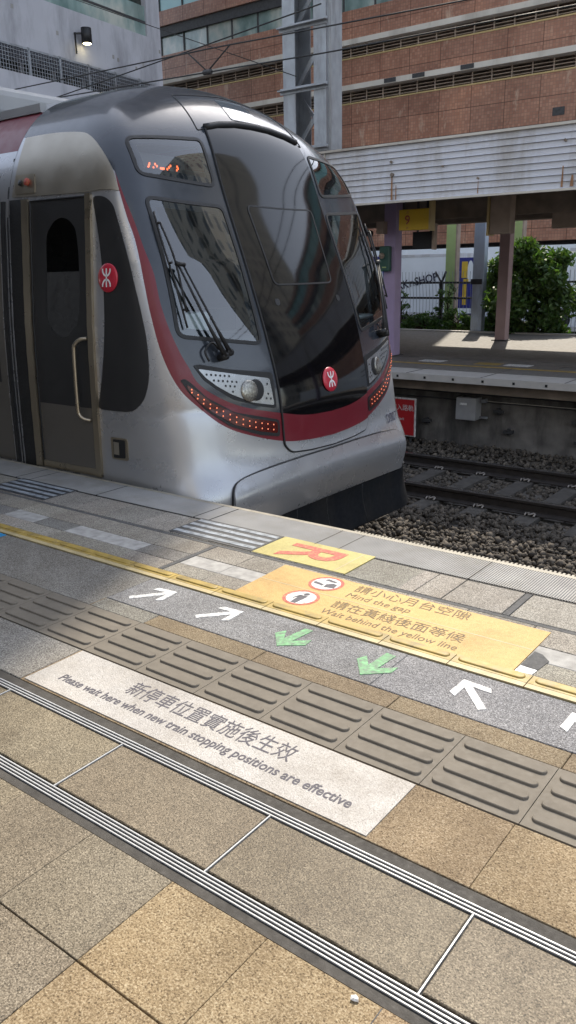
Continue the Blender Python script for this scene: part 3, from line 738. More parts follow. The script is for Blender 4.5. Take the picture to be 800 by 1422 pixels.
def patch(name,loops,off,thick,mat,parent,grid=.022,offfn=None,regions=(),label=None):
    """a shell piece that follows the cab surface: loops[0] outline, other loops holes (uv)"""
    loops=[resample(np.asarray(l)) for l in loops]
    rl=[resample(np.asarray(l)) for l,_ in regions]
    uv,tr=cdt(loops+rl,grid,(loops[0].min(0),loops[0].max(0))); c=uv[tr].mean(1); keep=pip(c,loops[0])
    for h in loops[1:]: keep&=~pip(c,h)
    tr=tr[keep]; c=c[keep]; mi=np.zeros(len(tr),int)
    for l,(_,i) in zip(rl,regions): mi[pip(c,l)]=i
    X=surf(uv); Nn=grad(X); o=np.full(len(uv),float(off)) if offfn is None else offfn(X)
    A=X+Nn*o[:,None]
    # orient outwards
    e=np.cross(A[tr[:,1]]-A[tr[:,0]],A[tr[:,2]]-A[tr[:,0]]); fl=(e*Nn[tr[:,0]]).sum(1)<0; tr[fl]=tr[fl][:,::-1]
    used=np.unique(tr); mp=-np.ones(len(uv),int); mp[used]=np.arange(len(used)); tr=mp[tr]; A=A[used];Nn=Nn[used]
    faces=[tuple(t) for t in tr]; verts=A
    if thick>0:
        ed={}
        for t in tr:
            for i in range(3):
                a,b=int(t[i]),int(t[(i+1)%3]); ed[(a,b)]=1
        bd=[e for e in ed if (e[1],e[0]) not in ed]
        bv=sorted({a for e in bd for a in e}); k=len(A); im={v:k+2*i for i,v in enumerate(bv)}
        ex=np.empty((2*len(bv),3))
        for v,i in im.items(): ex[i-k]=A[v]; ex[i-k+1]=A[v]-Nn[v]*thick
        verts=np.vstack([A,ex]); nf=len(faces)
        for a,b in bd: faces.append((im[a],im[a]+1,im[b]+1,im[b]))
    o=mesh(name,W(verts),faces,mat,parent,midx=np.concatenate([mi,np.full(len(faces)-len(tr),mi.max() if len(regions)==0 else 0)]))
    s=np.zeros(len(o.data.polygons),bool); s[:len(tr)]=True; o.data.polygons.foreach_set('use_smooth',s)
    nn=np.zeros((len(verts),3)); nn[:len(A)]=grad(A) if offfn is None else 0
    if offfn is None: custom_normals(o.data,nn)
    if label: o['label']=label
    return o
def seam(name,uvline,wd,off,mat,parent,r=None):
    """a rubber seam running on the surface"""
    uv=resample(np.asarray(uvline),.02,False); X=surf(uv); Nn=grad(X); p=W(X+Nn*off)
    b=MB(); b.tube(p,wd/2,6); return b.build(name,mat,parent,True)
def near(P): P=np.array(P,float); P[:,1]=-np.abs(P[:,1]); return to_uv(P)

train=empty('train',(-8,YC,-1.12),'silver commuter train with a dark rounded cab, red stripe and black front door','train')

RED_OUT=[(-4.395,-1.399,2.1),(-4.326,-1.431,1.96),(-4.252,-1.446,1.786),(-4.184,-1.45,1.635),(-4.105,-1.47,1.366),(-4.051,-1.477,1.144),(-3.985,-1.464,.896),(-3.905,-1.409,.678),(-3.824,-1.294,.524),(-3.747,-1.129,.379),(-3.693,-.903,.281),(-3.644,-.582,.190),(-3.621,-.291,.158),(-3.613,0,.146)]
RED_IN=[(-4.38,-1.408,2.075),(-4.288,-1.425,1.914),(-4.203,-1.422,1.74),(-4.132,-1.424,1.58),(-4.067,-1.412,1.419),(-4.019,-1.417,1.235),(-3.964,-1.403,1.062),(-3.911,-1.367,.905),(-3.873,-1.328,.802),(-3.838,-1.284,.697),(-3.789,-1.162,.596),(-3.729,-.949,.495),(-3.654,-.563,.397),(-3.631,-.30,.352),(-3.621,0,.338)]
WARM_HEADER=[(-5.44,-1.294,2.392),(-5.117,-1.295,2.39),(-4.8,-1.313,2.362),(-4.663,-1.337,2.318),(-4.517,-1.378,2.215),(-4.40,-1.405,2.09),(-4.319,-1.432,1.946),(-4.606,-1.472,1.955),(-4.993,-1.473,1.962),(-5.44,-1.47,1.972)]
ro=smooth_open(to_uv(RED_OUT),5); ri=smooth_open(to_uv(RED_IN),5)
def both(l): # near curve from outside to centre, then far side back out
    return np.vstack([l,mir(l)[1:]])
RO,RI=both(ro),both(ri)
redloop=np.vstack([RO,RI[::-1]])
gt=smooth_open(to_uv(WARM_HEADER[:6]),5)
roofarc=to_uv([(-5.8,d,2.84-.18*d*d) for d in (-1.29,-1.1,-.8,-.4,0,.4,.8,1.1,1.29)])
maskloop=np.vstack([RI,mir(gt)[::-1][::1][::1] if False else (gt[::-1]*np.array([-1,1])),roofarc[::-1],gt])
# window outlines (near side), mirrored for the far side
UPW=fillet(to_uv([(-4.44,-1.262,2.30),(-4.305,-.640,2.345),(-4.155,-.655,2.005),(-4.265,-1.315,2.05)]),.032)
SCR=fillet(to_uv([(-4.215,-1.325,1.925),(-4.10,-.648,1.888),(-3.765,-.662,.90),(-3.933,-1.372,1.0)]),.034)
def shell():
    dom=np.array([(1.63*math.cos(a),1.63*math.sin(a)) for a in np.linspace(0,2*math.pi,240,endpoint=False)])
    holes=[inset(UPW,.008),inset(SCR,.008)]; holes+=[mir(hh) for hh in holes]
    zb=-.375
    sk=to_uv([(-3.68,d,zb) for d in np.linspace(-1.35,1.35,24)]+[(-3.85,1.5,zb),(-4.1,1.6,zb),(-5,1.6,zb),(-6.3,1.6,zb)])
    sk=np.vstack([to_uv([(-6.3,-1.6,zb),(-5,-1.6,zb),(-4.1,-1.6,zb),(-3.85,-1.5,zb)]),sk])
    skl=np.vstack([sk,to_uv([(-6.3,1.6,-1.6),(-3,1.5,-2.6),(-3,-1.5,-2.6),(-6.3,-1.6,-1.6)])])
    loops=[redloop,maskloop,sk[4:-4]]+holes
    L=[resample(l,.014) for l in [redloop,maskloop]+holes]
    uv,tr=cdt([dom]+L,.02,(np.array([-1.63,-1.63]),np.array([1.63,1.63])))
    c=uv[tr].mean(1); keep=np.hypot(c[:,0],c[:,1])<1.63
    for hh in L[2:]: keep&=~pip(c,hh)
    tr=tr[keep]; c=c[keep]
    mi=np.zeros(len(tr),int); mi[pip(c,L[1])]=2; mi[pip(c,L[0])]=1; mi[pip(c,skl)]=3
    X=surf(uv); Nn=grad(X)
    e=np.cross(X[tr[:,1]]-X[tr[:,0]],X[tr[:,2]]-X[tr[:,0]]); fl=(e*Nn[tr[:,0]]).sum(1)<0; tr[fl]=tr[fl][:,::-1]
    o=mesh('cab_shell',W(X),tr,['train_silver','train_red','train_mask','skirt_dark'],train,True,mi)
    bm=bmesh.new(); bm.from_mesh(o.data)
    for co,no in (((-5.48,0,0),(-1,0,0)),((0,0,-.76),(0,0,-1))):
        g=list(bm.verts)+list(bm.edges)+list(bm.faces); bmesh.ops.bisect_plane(bm,geom=g,plane_co=co,plane_no=no,clear_outer=True,dist=1e-6)
    for v in [v for v in bm.verts if not v.link_faces]: bm.verts.remove(v)
    bm.to_mesh(o.data); bm.free()
    Q=np.empty(len(o.data.vertices)*3); o.data.vertices.foreach_get('co',Q); Q=Q.reshape(-1,3); Q[:,1]-=YC
    custom_normals(o.data,grad(Q)); return o
shell()
# bumper
BT=[(-3.62,-1.22,-.20),(-3.644,-1.185,-.06),(-3.649,-1.09,-.005),(-3.631,-.824,.027),(-3.604,-.392,.046),(-3.592,0,.046)]
bt=both(smooth_open(to_uv(BT),6)); bb=to_uv([(-3.68,d,-.375) for d in np.linspace(1.20,-1.20,15)])
BUMP=np.vstack([bt,bb])
def bumpoff(X):
    t=np.clip((.05-X[:,2])/.22,0,1); t=t*t*(3-2*t)
    b=np.clip((X[:,2]+.375)/.05,0,1)
    return .010+.030*t*(.55+.45*b)
bump_o=patch('bumper',[BUMP],0,.07,'train_silver',train,offfn=bumpoff)
seam('bumper_seam',bt[:-1],.016,.006,'rubber',train)
SK=np.vstack([to_uv([(-3.68,d,-.385) for d in np.linspace(-1.21,1.21,15)]),to_uv([(-3.62,d,-.745) for d in np.linspace(1.15,-1.15,15)])])
patch('skirt',[SK],.022,.06,'skirt_dark',train)
for d in (-.42,.0,.55): seam('skirt_joint',to_uv([(-3.68,d,-.39),(-3.62,d,-.74)]),.01,.022,'rubber',train)
# front door
DOOR=[(-4.348,-.548,2.425),(-4.189,-.588,2.084),(-4.024,-.600,1.657),(-3.881,-.607,1.278),(-3.771,-.607,.947),(-3.691,-.595,.635),(-3.654,-.590,.366),(-3.635,-.588,.16)]
dl=smooth_open(to_uv(DOOR),5)
dtop=to_uv([(-4.355,-.40,2.458),(-4.365,-.2,2.476),(-4.365,0,2.482)])
dbot=to_uv([(-3.625,-.53,.10),(-3.61,-.3,.082),(-3.603,0,.074)])
dn=np.vstack([dbot[::-1],dl[::-1],dtop]); DL=fillet(resample(np.vstack([dn,mir(dn)[1:-1]]),.05),.03,3)
door=patch('front_door',[DL],.014,.03,['train_black','train_red','train_silver'],train,
  regions=[(np.vstack([RI,RO[::-1]]),1),(np.vstack([RO,to_uv([(-3.6,1.3,-.3),(-3.6,-1.3,-.3)])]),2)])
seam('door_seal',np.vstack([DL,DL[:1]]),.022,.004,'rubber',train)
hd=np.vstack([dl[:1],dtop]); hd=np.vstack([hd,mir(hd)[1:]])
seam('door_hood',hd,.055,.012,'rubber',train)
CDW=fillet(to_uv([(-4.106,-.415,1.89),(-4.102,.415,1.89),(-3.875,.385,1.31),(-3.875,-.385,1.31)]),.03)
patch('door_window',[CDW],.0165,.004,'train_black',door)
patch('window_frame',[CDW,inset(CDW,.006)],.0185,.006,'rubber',door)
for s in (-1,1):
    sm=(lambda l:np.asarray(l)) if s<0 else mir
    # windscreens and destination windows
    for nm,lp in (('windscreen',SCR),('destination_window',UPW)):
        g=patch(nm,[inset(sm(lp),.004)],.001,.006,'glass_screen',train)
        patch('window_frame',[sm(lp),inset(sm(lp),.011)],.006,.02,'rubber',g)
        patch('dark_border',[inset(sm(lp),.010),inset(sm(lp),.032)],-.004,.0,'train_mask',g)
    # headlight
    HL=[(-3.865,-1.3,.816),(-3.853,-1.26,.82),(-3.788,-1.025,.765),(-3.713,-.65,.708),(-3.703,-.635,.69),(-3.667,-.640,.444),(-3.698,-.804,.482),(-3.751,-1.018,.554),(-3.794,-1.154,.644),(-3.827,-1.241,.714)]
    HI=[(-3.85,-1.272,.79),(-3.817,-1.158,.765),(-3.765,-.954,.722),(-3.708,-.675,.667),(-3.674,-.662,.471),(-3.715,-.864,.515),(-3.761,-1.042,.595),(-3.796,-1.15,.663),(-3.825,-1.224,.725)]
    ho=fillet(sm(to_uv(HL)),.012,4); hi=fillet(sm(to_uv(HI)),.008,3)
    h_=patch('headlight',[ho],.004,.02,'rubber',train)
    patch('reflector',[hi],.008,.003,'chrome',h_,.02)
    # dimples
    b=MB(); rows=[]
    for z0 in np.arange(.50,.80,.034):
        for d0 in np.arange(.67,1.27,.042): rows.append((d0+(.021 if int(round(z0/.034))%2 else 0),z0+.12*(d0-.67)))
    uvd=to_uv([(-3.75,-a,z) for a,z in rows]); uvd=uvd if s<0 else uvd*np.array([-1,1])
    ok=pip(uvd,inset(hi,.008)); cen=to_uv([(-3.727,-.850*(1 if s<0 else -1),.600)])[0]; ok&=np.linalg.norm(uvd-cen,axis=1)>.060
    Xd=surf(uvd[ok]); Nd=grad(Xd)
    for x,n in zip(Xd,Nd):
        n=Vector(n); p=Vector(x)+n*.0095; p.y+=YC; t=n.orthogonal().normalized(); w_=n.cross(t)
        b.add([p+(t*math.cos(a)+w_*math.sin(a))*.0085 for a in [k*math.pi/4 for k in range(8)]],[tuple(range(8))])
    b.build('dimples','rubber',h_)
    Xc=surf([cen])[0]; Nc=Vector(grad(np.array([Xc]))[0]); pc=Vector(W(Xc))
    t=Nc.cross(Vector((0,0,1))).normalized(); w_=t.cross(Nc)
    def dome(name,mat,cx,r,hh,par,base=.009):
        b=MB(); n=20; rings=5; vs=[];fs=[]
        for i in range(rings+1):
            a=math.pi/2*i/rings; rr=r*math.cos(a); z=base+hh*math.sin(a)
            for k in range(n):
                q=2*math.pi*k/n; vs.append(pc+t*(cx+rr*math.cos(q))+w_*(rr*math.sin(q))+Nc*z)
        for i in range(rings):
            for k in range(n): fs.append((i*n+k,i*n+(k+1)%n,(i+1)*n+(k+1)%n,(i+1)*n+k))
        b.add(vs,fs); return b.build(name,mat,par,True)
    dome('lens_surround','rubber',.03*s,.078,.005,h_,.0095); dome('lens','lamp_lens',-.028*s,.078,.016,h_,.011)
    # tail light
    TO=[(-3.899,-1.394,.725),(-3.883,-1.368,.733),(-3.86,-1.332,.701),(-3.808,-1.235,.591),(-3.741,-1.034,.467),(-3.658,-.625,.359),(-3.652,-.627,.233),(-3.681,-.834,.276),(-3.737,-1.084,.373),(-3.803,-1.246,.501),(-3.862,-1.352,.635)]
    TI=[(-3.874,-1.36,.694),(-3.834,-1.294,.634),(-3.793,-1.198,.55),(-3.74,-1.036,.46),(-3.702,-.885,.404),(-3.66,-.646,.345),(-3.657,-.651,.262),(-3.684,-.829,.303),(-3.732,-1.049,.38),(-3.788,-1.208,.485),(-3.83,-1.302,.570),(-3.867,-1.357,.660)]
    to=fillet(sm(to_uv(TO)),.012,4); ti=fillet(sm(to_uv(TI)),.008,3)
    tl=patch('tail_light',[to],.005,.02,'rubber',train)
    patch('lens',[ti],.008,.003,'tail_lens',tl,.02)
    b=MB(); A_=smooth_open(to_uv(TI[:6]),8); B_=smooth_open(to_uv(TI[6:][::-1]),8)
    A_=resample(A_,.001,False); B_=resample(B_,.001,False)
    for f in (.28,.72):
        for k in range(14):
            q=.05+.90*k/13; pu=A_[int(q*(len(A_)-1))]*(1-f)+B_[int(q*(len(B_)-1))]*f
            pu=pu if s<0 else pu*np.array([-1,1]); x=surf([pu])[0]; n=Vector(grad(np.array([x]))[0]); p=Vector(W(x))+n*.0085
            t1=n.orthogonal().normalized(); t2=n.cross(t1)
            vs=[p+(t1*math.cos(a)+t2*math.sin(a))*.0062 for a in [j*math.pi/3 for j in range(6)]]+[p+n*.006]
            b.add(vs,[(j,(j+1)%6,6) for j in range(6)])
    b.build('led_dots','led_tail',tl)
    # wiper
    b=MB()
    def off(P,o):
        uvp=to_uv(P); uvp=uvp if s<0 else uvp*np.array([-1,1]); X=surf(uvp); return W(X+grad(X)*o)
    bl=off([(-4.168,-1.305,1.798),(-4.093,-1.316,1.602),(-3.997,-1.307,1.324),(-3.919,-1.30,1.057)],.035)
    wp=MB(); wp.tube(smooth_open(bl,4),.008,6); wp.tube(smooth_open(off([(-4.14,-1.30,1.72),(-4.05,-1.275,1.48),(-3.95,-1.29,1.15)],.062),4),.0075,6)
    for q in ((-4.14,-1.305,1.72),(-4.045,-1.31,1.47),(-3.95,-1.30,1.17)): wp.tube(off([q,q],.035)[:1].tolist()+off([q],.062).tolist(),.009,5)
    w0=wp.build('wiper','rubber',train,True)
    arm=MB()
    arm.tube(off([(-4.032,-1.275,1.463),(-3.887,-1.156,1.057),(-3.818,-1.076,.848)],.07),[.008,.011,.022],6)
    arm.tube(off([(-4.023,-1.235,1.453),(-3.872,-1.1,1.044),(-3.816,-1.03,.87)],.07),[.007,.010,.020],6)
    arm.tube(off([(-4.032,-1.29,1.463),(-4.02,-1.22,1.45)],.07),.016,6)
    for q in ((-3.818,-1.076,.848),(-3.816,-1.03,.87)): arm.tube(off([q],.0).tolist()+off([q],.085).tolist(),.026,8)
    arm.tube(smooth_open(off([(-3.85,-1.18,.83),(-3.86,-1.2,.90),(-3.84,-1.14,.95),(-3.83,-1.09,.90)],.03),4),.008,5)
    arm.build('arm','rubber',w0,True)
for sd in (-.40,.40):
    q=fillet(to_uv([(-3.85,sd-.025,1.215),(-3.85,sd+.025,1.215),(-3.85,sd+.025,1.165),(-3.85,sd-.025,1.165)]),.01,4); patch('lock_cover',[q],.017,.003,'side_dark',door)
# hatch above the door
HT=to_uv([(-4.655,-.56,2.675),(-4.665,0,2.735),(-4.665+.01,.56,2.675),(-4.341,.63,2.40),(-4.372,.3,2.495),(-4.375,0,2.51),(-4.372,-.3,2.495),(-4.341,-.63,2.40)])
HT=fillet(HT,.01,3); seam('hatch_seam',np.vstack([HT,HT[:1]]),.009,.001,'rubber',train)
patch('marker_window',[fillet(to_uv([(-4.60,-.15,2.695),(-4.60,.15,2.695),(-4.405,.18,2.53),(-4.405,-.18,2.53)]),.012,4)],.004,.006,'glass_screen',train)
patch('marker_reflection',[fillet(to_uv([(-4.60,-.15,2.695),(-4.60,.15,2.695),(-4.405,.18,2.53),(-4.405,-.18,2.53)]),.012,4)],.0015,.0,'fascia_white',train)  # pale sheet imitates a reflection in the marker glass
# logos
def roundel(P,r,lift=.004):
    X=surf(to_uv([P]))[0]; n=Vector(grad(np.array([X]))[0]); c=Vector(W(X))+n*lift; rt_=Vector((0,0,1)).cross(n).normalized(); u_=n.cross(rt_)
    b=MB(); k=36; vs=[];fs=[]; prof=[(1,0),(1,.006),(.96,.010),(.6,.013),(0.02,.014)]
    for a,hz in prof:
        for j in range(k): q=2*math.pi*j/k; vs.append(c+(rt_*math.cos(q)+u_*math.sin(q))*(r*a)+n*hz)
    for i in range(len(prof)-1):
        for j in range(k): fs.append((i*k+j,i*k+(j+1)%k,(i+1)*k+(j+1)%k,(i+1)*k+j))
    fs.append(tuple((len(prof)-1)*k+j for j in range(k))); b.add(vs,fs); ro_=b.build('emblem','logo_red',train,True)
    b=MB(); L=lambda u,v,h=.0165:c+rt_*(u*r)+u_*(v*r)+n*h
    def stroke(pts,wd):
        pts=np.array(pts,float); t=np.gradient(pts,axis=0); t/=np.linalg.norm(t,axis=1)[:,None]; nn=np.stack([-t[:,1],t[:,0]],1)
        l=pts+nn*wd/2; rr=pts-nn*wd/2; m=len(pts)
        b.add([L(*p) for p in l]+[L(*p) for p in rr],[(i,i+1,m+i+1,m+i)[::-1] for i in range(m-1)])
    for sg in (1,-1):
        stroke(smooth_open([(-.40,.62*sg),(-.37,.40*sg),(-.22,.20*sg),(0,.13*sg),(.22,.20*sg),(.37,.40*sg),(.40,.62*sg)],5),.135)
    stroke([(0,.64),(0,.3),(0,0),(0,-.3),(0,-.64)],.135)
    b.build('symbol','logo_white',ro_)
roundel((-3.644,0,.585),.096,.018)
# moved proud of the door leaf
# near-side body details
def sline(x,z0,z1,n=10):
    return [(x,-np.interp(z,[-.75,0,1.,1.95,2.4],NP['w']),z) for z in np.linspace(z0,z1,n)]
def srect(x0,x1,z0,z1): return to_uv(sline(x0,z1,z0)+sline(x1,z0,z1))
GP=fillet(np.vstack([gt,to_uv(WARM_HEADER[6:])]),.004,2)
for s in (-1,1):
    sm=(lambda l:np.asarray(l)) if s<0 else mir
    p=patch('header_panel',[sm(GP)],.006,.01,'brushed_warm',train)
    bp=[(-5.41,-1.431,2.124),(-5.19,-1.431,2.115),(-5.16,-1.47,1.985),(-5.40,-1.469,1.987)]
    if s<0:
        q=patch('button_plate',[fillet(to_uv(bp),.004,2)],.010,.006,'stainless',p)
        roundb=surf(to_uv([(-5.26,-1.44,2.055)]))[0]; nb=Vector(grad(np.array([roundb]))[0]); b=MB(); b.tube([Vector(W(roundb))+nb*.008,Vector(W(roundb))+nb*.028],.026,14); b.build('button','paint_red',q,True)
        roundb=surf(to_uv([(-5.345,-1.44,2.055)]))[0]; b=MB(); b.tube([Vector(W(roundb))+nb*.008,Vector(W(roundb))+nb*.02],.02,10); b.build('button','rubber',q,True)
    SP=[(-4.546,-1.475,1.928),(-4.42,-1.471,1.916),(-4.349,-1.47,1.866),(-4.261,-1.486,1.651),(-4.159,-1.504,1.348),(-4.073,-1.511,1.005),(-4.058,-1.518,.845),(-4.061,-1.526,.72),(-4.1,-1.544,.593),(-4.19,-1.569,.508),(-4.37,-1.578,.5),(-4.546,-1.581,.502)]
    patch('side_panel',[fillet(sm(to_uv(SP)),.02,4)],.003,.004,'side_dark',train)
    DR=[(-5.215,-1.475,1.945),(-4.60,-1.475,1.932),(-4.60,-1.59,.02),(-5.215,-1.596,.02)]
    dr=sm(srect(-5.215,-4.60,.02,1.938)); wn=smooth_closed(sm(to_uv([(-4.868,-1.489,1.80),(-4.98,-1.497,1.755),(-5.045,-1.51,1.62),(-5.055,-1.555,1.181),(-5.01,-1.566,1.05),(-4.884,-1.568,.99),(-4.755,-1.562,1.05),(-4.70,-1.552,1.162),(-4.70,-1.505,1.63),(-4.75,-1.494,1.755)])),6)
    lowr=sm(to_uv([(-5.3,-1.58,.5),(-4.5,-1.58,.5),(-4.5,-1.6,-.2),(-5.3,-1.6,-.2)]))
    cd=patch('cab_door',[dr,wn],.004,.02,['side_dark','door_metal_shaded'],train,regions=[(lowr,1)])
    gl=patch('window',[wn],.001,.004,'glass_dark',cd); 
    patch('backing',[wn],-.03,.0,'rubber',cd)
    seam('door_seal',np.vstack([dr,dr[:1]]),.016,.004,'rubber',cd)
    hp=[(-4.621,-1.564,.991),(-4.66,-1.566,.982),(-4.69,-1.57,.95),(-4.70,-1.575,.888),(-4.703,-1.582,.529),(-4.695,-1.584,.45),(-4.665,-1.584,.42),(-4.63,-1.584,.41)]
    uvh=sm(to_uv(hp)); Xh=surf(uvh); nh=grad(Xh); oo=np.array([.0,.03,.05,.055,.055,.05,.03,0])
    b=MB(); b.tube(smooth_open(W(Xh+nh*oo[:,None]),4),.014,8); b.build('handle','stainless',cd,True)
    for x0,x1 in ((-5.30,-5.225),(-4.590,-4.535)):
        st=sm(srect(x0,x1,0,1.952)); patch('door_pillar',[st],.022,.03,'stainless',train)
    gp=sm(srect(-5.47,-5.305,-.05,1.962)); patch('door_recess',[gp],.002,.0,'rubber',train)
    sl_=sm(to_uv([(-5.215,-1.59,.055),(-4.60,-1.59,.055),(-4.60,-1.6,.0),(-5.215,-1.6,.0)])); patch('door_sill',[sl_],.012,.02,'stainless',train)
    bx=sm(to_uv([(-4.43,-1.583,.312),(-4.262,-1.579,.312),(-4.262,-1.582,.155),(-4.43,-1.585,.155)])); bo=patch('socket_box',[fillet(bx,.006,2)],.006,.01,'stainless',train)
    patch('recess',[fillet(inset(bx,.009),.004,2)],.007,.0,'rubber',bo)
    b2_=sm(to_uv([(-4.40,-1.583,.28),(-4.35,-1.579,.28),(-4.35,-1.582,.19),(-4.40,-1.585,.19)])); patch('latch',[b2_],.009,.003,'brushed_warm',bo)
roundel((-4.385,-1.527,1.397),.095)
# fleet number on the far shoulder
X=surf(to_uv([(-3.71,1.115,.118)]))[0]; n=Vector(grad(np.array([X]))[0]); rt_=Vector((0,0,1)).cross(n).normalized(); u_=n.cross(rt_)
mwd=Matrix((rt_,u_,n)).transposed().to_4x4(); mwd.translation=Vector(W(X))+n*.006-rt_*.155-u_*.04
textmesh('fleet_number','D007',.115,'text_navy',mwd,train,sx=.98)
# destination display (lit dots) behind the upper window
for s in (-1,):
    b=MB(); b.box(-4.46,-4.44,YC-1.12,YC-.68,2.05,2.22); dsp=b.build('destination_display','interior',train)
    b=MB()
    for k,(dd,wd) in enumerate([(-1.05,.02),(-1.00,.05),(-.93,.045),(-.865,.05),(-.77,.02)]):
        for j in range(3): zz=2.125+.012*((j*(k+1))%3); b.box(-4.439,-4.436,YC+dd+wd*j/3,YC+dd+wd*j/3+.011,zz,zz+.014)
    b.build('lit_text','led_dest',dsp)
# cab interior
b=MB(); b.box(-5.46,-5.44,YC-1.22,YC+1.22,-.1,2.3); b.build('cab_bulkhead','interior',train)
b=MB(); b.box(-5.44,-4.02,YC-1.40,YC+1.40,-.10,-.06); b.build('cab_floor','interior',train)
b=MB(); b.box(-4.70,-4.00,YC-1.36,YC-.66,.2,1.015,0); b.box(-4.70,-4.00,YC+.66,YC+1.36,.2,.98,0)
b.box(-4.60,-4.03,YC-1.33,YC-.92,1.0151,1.15,1); b.box(-4.62,-4.02,YC+.70,YC+1.32,.981,1.02,1); bevel(b.build('console',['interior','interior_white'],train),.02)
b=MB(); b.box(-4.30,-3.98,YC-.90,YC-.70,1.016,1.17); scn=b.build('screen_box','rubber',train)
b=MB(); b.box(-5.0,-4.55,YC+.62,YC+1.30,1.12,1.62,0); bevel(b.build('cabinet','interior_white',train),.02)
b=MB(); b.box(-5.25,-4.95,YC-1.2,YC-.75,.9,1.5); b.box(-5.25,-4.8,YC-1.2,YC-.75,.82,.9); bevel(b.build('driver_seat','seat_cloth',train),.05,3)
# carriage behind the cab
th=np.linspace(-math.pi*.5+.02,1.5*math.pi-.02,160); Dr=np.stack([np.zeros_like(th),np.cos(th),np.sin(th)],1)
sec=cast(Dr); sec=sec[(sec[:,2]>-.745)]; m_=len(sec)
XB=-27.5
vs=np.vstack([sec*np.array([0,1,1])+np.array([-5.484,0,0]),sec*np.array([0,1,1])+np.array([XB,0,0])])
fs=[(m_+i,m_+i+1,i+1,i) for i in range(m_-1)]+[tuple(range(2*m_-1,m_-1,-1))]
zm=(sec[:-1,2]+sec[1:,2])/2; mi=np.where(zm>2.60,2,np.where(zm>2.27,1,np.where(zm<-.375,3,0))).tolist()+[0]
cb_=mesh('carriage_body',W(vs),fs,['train_silver','train_red','roof_grey','skirt_dark'],train,True,mi)
cb_.data.normals_split_custom_set_from_vertices([tuple(v) for v in np.vstack([grad(np.hstack([np.full((m_,1),-6.2),sec[:,1:]]))]*2)])
def sidepanel_(name,x0,x1,z0,z1,off,mat,par,s=-1):
    zs=np.linspace(z0,z1,12); d=np.interp(zs,sec[:m_//2,2][::1],sec[:m_//2,1]) if False else np.array([np.interp(z,*_side()) for z in zs])
    vs=[];
    for o in (off,off-.02):
        for z,dd in zip(zs,d): vs+=[(x0,s*(dd+o),z),(x1,s*(dd+o),z)]
    k=len(zs); fs=[]
    for i in range(k-1): fs.append((2*i,2*i+1,2*i+3,2*i+2)[::1 if s<0 else -1])
    for i in range(k-1):
        a=2*k
        fs.append((2*i,2*i+2,a+2*i+2,a+2*i)); fs.append((2*i+1,a+2*i+1,a+2*i+3,2*i+3))
    fs+= [(0,2*k,2*k+1,1),(2*k-2,2*k-1,4*k-1,4*k-2)]
    return mesh(name,W(vs),fs,mat,par)
def _side():
    q=sec[(sec[:,1]>.8)&(sec[:,2]<2.5)]; q=q[np.argsort(q[:,2])]; return q[:,2],q[:,1]
for s in (-1,1):
    for x in (-6.95,-12.0,-17.1,-22.2):
        dd=sidepanel_('passenger_door',x,x+1.35,.0,1.95,.004,'door_metal_shaded',train,s)
        for q in (x+.08,x+.72): sidepanel_('window',q,q+.55,.62,1.80,.007,'side_dark',dd,s)
        sidepanel_('door_gap',x+.665,x+.685,.0,1.95,.006,'rubber',dd,s)
    for x in (-11.85+1.55,-16.95+1.55,-22.05+1.55): sidepanel_('window',x-.1,x+1.9,.72,1.78,.005,'side_dark',train,s)
    sidepanel_('pillar',-5.56,-5.52,.0,1.95,.02,'rubber',train,s)
    sidepanel_('panel_joint',-5.50,-5.488,-.3,2.25,.003,'rubber',train,s)
for xa,xb in ((-16,-12),(-9.6,-6.3)): b=MB(); b.box(xa,xb,YC-.95,YC+.95,2.66,2.93); ac=bevel(b.build('roof_unit','roof_grey',train),.08,3)
b=MB()
for x in np.arange(-9.4,-6.35,.14): b.tube([(x,YC-.955,2.80),(x,YC-.975,2.80)],.02,6)
b.build('bolts','steel_galv',ac)
b=MB(); b.box(-27,-5.5,YC-1.10,YC-1.04,2.60,2.66); b.box(-27,-5.5,YC+1.04,YC+1.10,2.60,2.66); b.build('roof_rail','roof_grey',train)
b=MB(); b.box(-27.4,-5.6,YC-1.2,YC+1.2,-.95,-.70); b.build('underframe','skirt_dark',train)
for x in (-9.2,-23.5):
    b=MB(); b.box(x-1.6,x+1.6,YC-1.02,YC-.86,-.9,-.62); b.box(x-1.6,x+1.6,YC+.86,YC+1.02,-.9,-.62); bg_=b.build('bogie','rail_steel',train)
    for a in (-1.1,1.1):
        for y in (-.72,.72):
            b=MB(); b.tube([(x+a,YC+y-.06,-.70),(x+a,YC+y+.06,-.70)],.42,24); b.build('wheel','rail_steel',bg_,True)

# ================================================================== FAR PLATFORM
ZP=-.10; YE=10.8
b=MB(); b.box(-60,40,11.4,18.25,-1.6,ZP-.006,0); o=b.build('far_platform','concrete'); tag(o,kind='structure')
pv2=MB()
b=MB(); b.box(-60,40,11.36,18.2,ZP-.006,ZP,0); b.box(-60,40,YE,11.36,ZP-.10,ZP-.002,1); b.box(-60,40,18.2,18.42,ZP-.3,ZP+.03,1)
b.box(-60,40,11.95,12.05,ZP+.001,ZP+.006,3); b.box(-60,40,12.75,13.0,ZP+.001,ZP+.005,2)
for x in np.arange(-12,4,1.2): b.box(x,x+.012,YE+.004,11.9,ZP-.001,ZP+.003,2)
for k,x in enumerate((-6.6,-5.6,-5.1,-4.2,-3.0)): b.box(x,x+.42,12.3,12.55,ZP+.0005,ZP+.004,[4,3,4,2,3][k])
o=b.build('far_paving',['far_floor','floor_light','concrete_dark','tactile_yellow','paint_white']); tag(o,kind='structure')
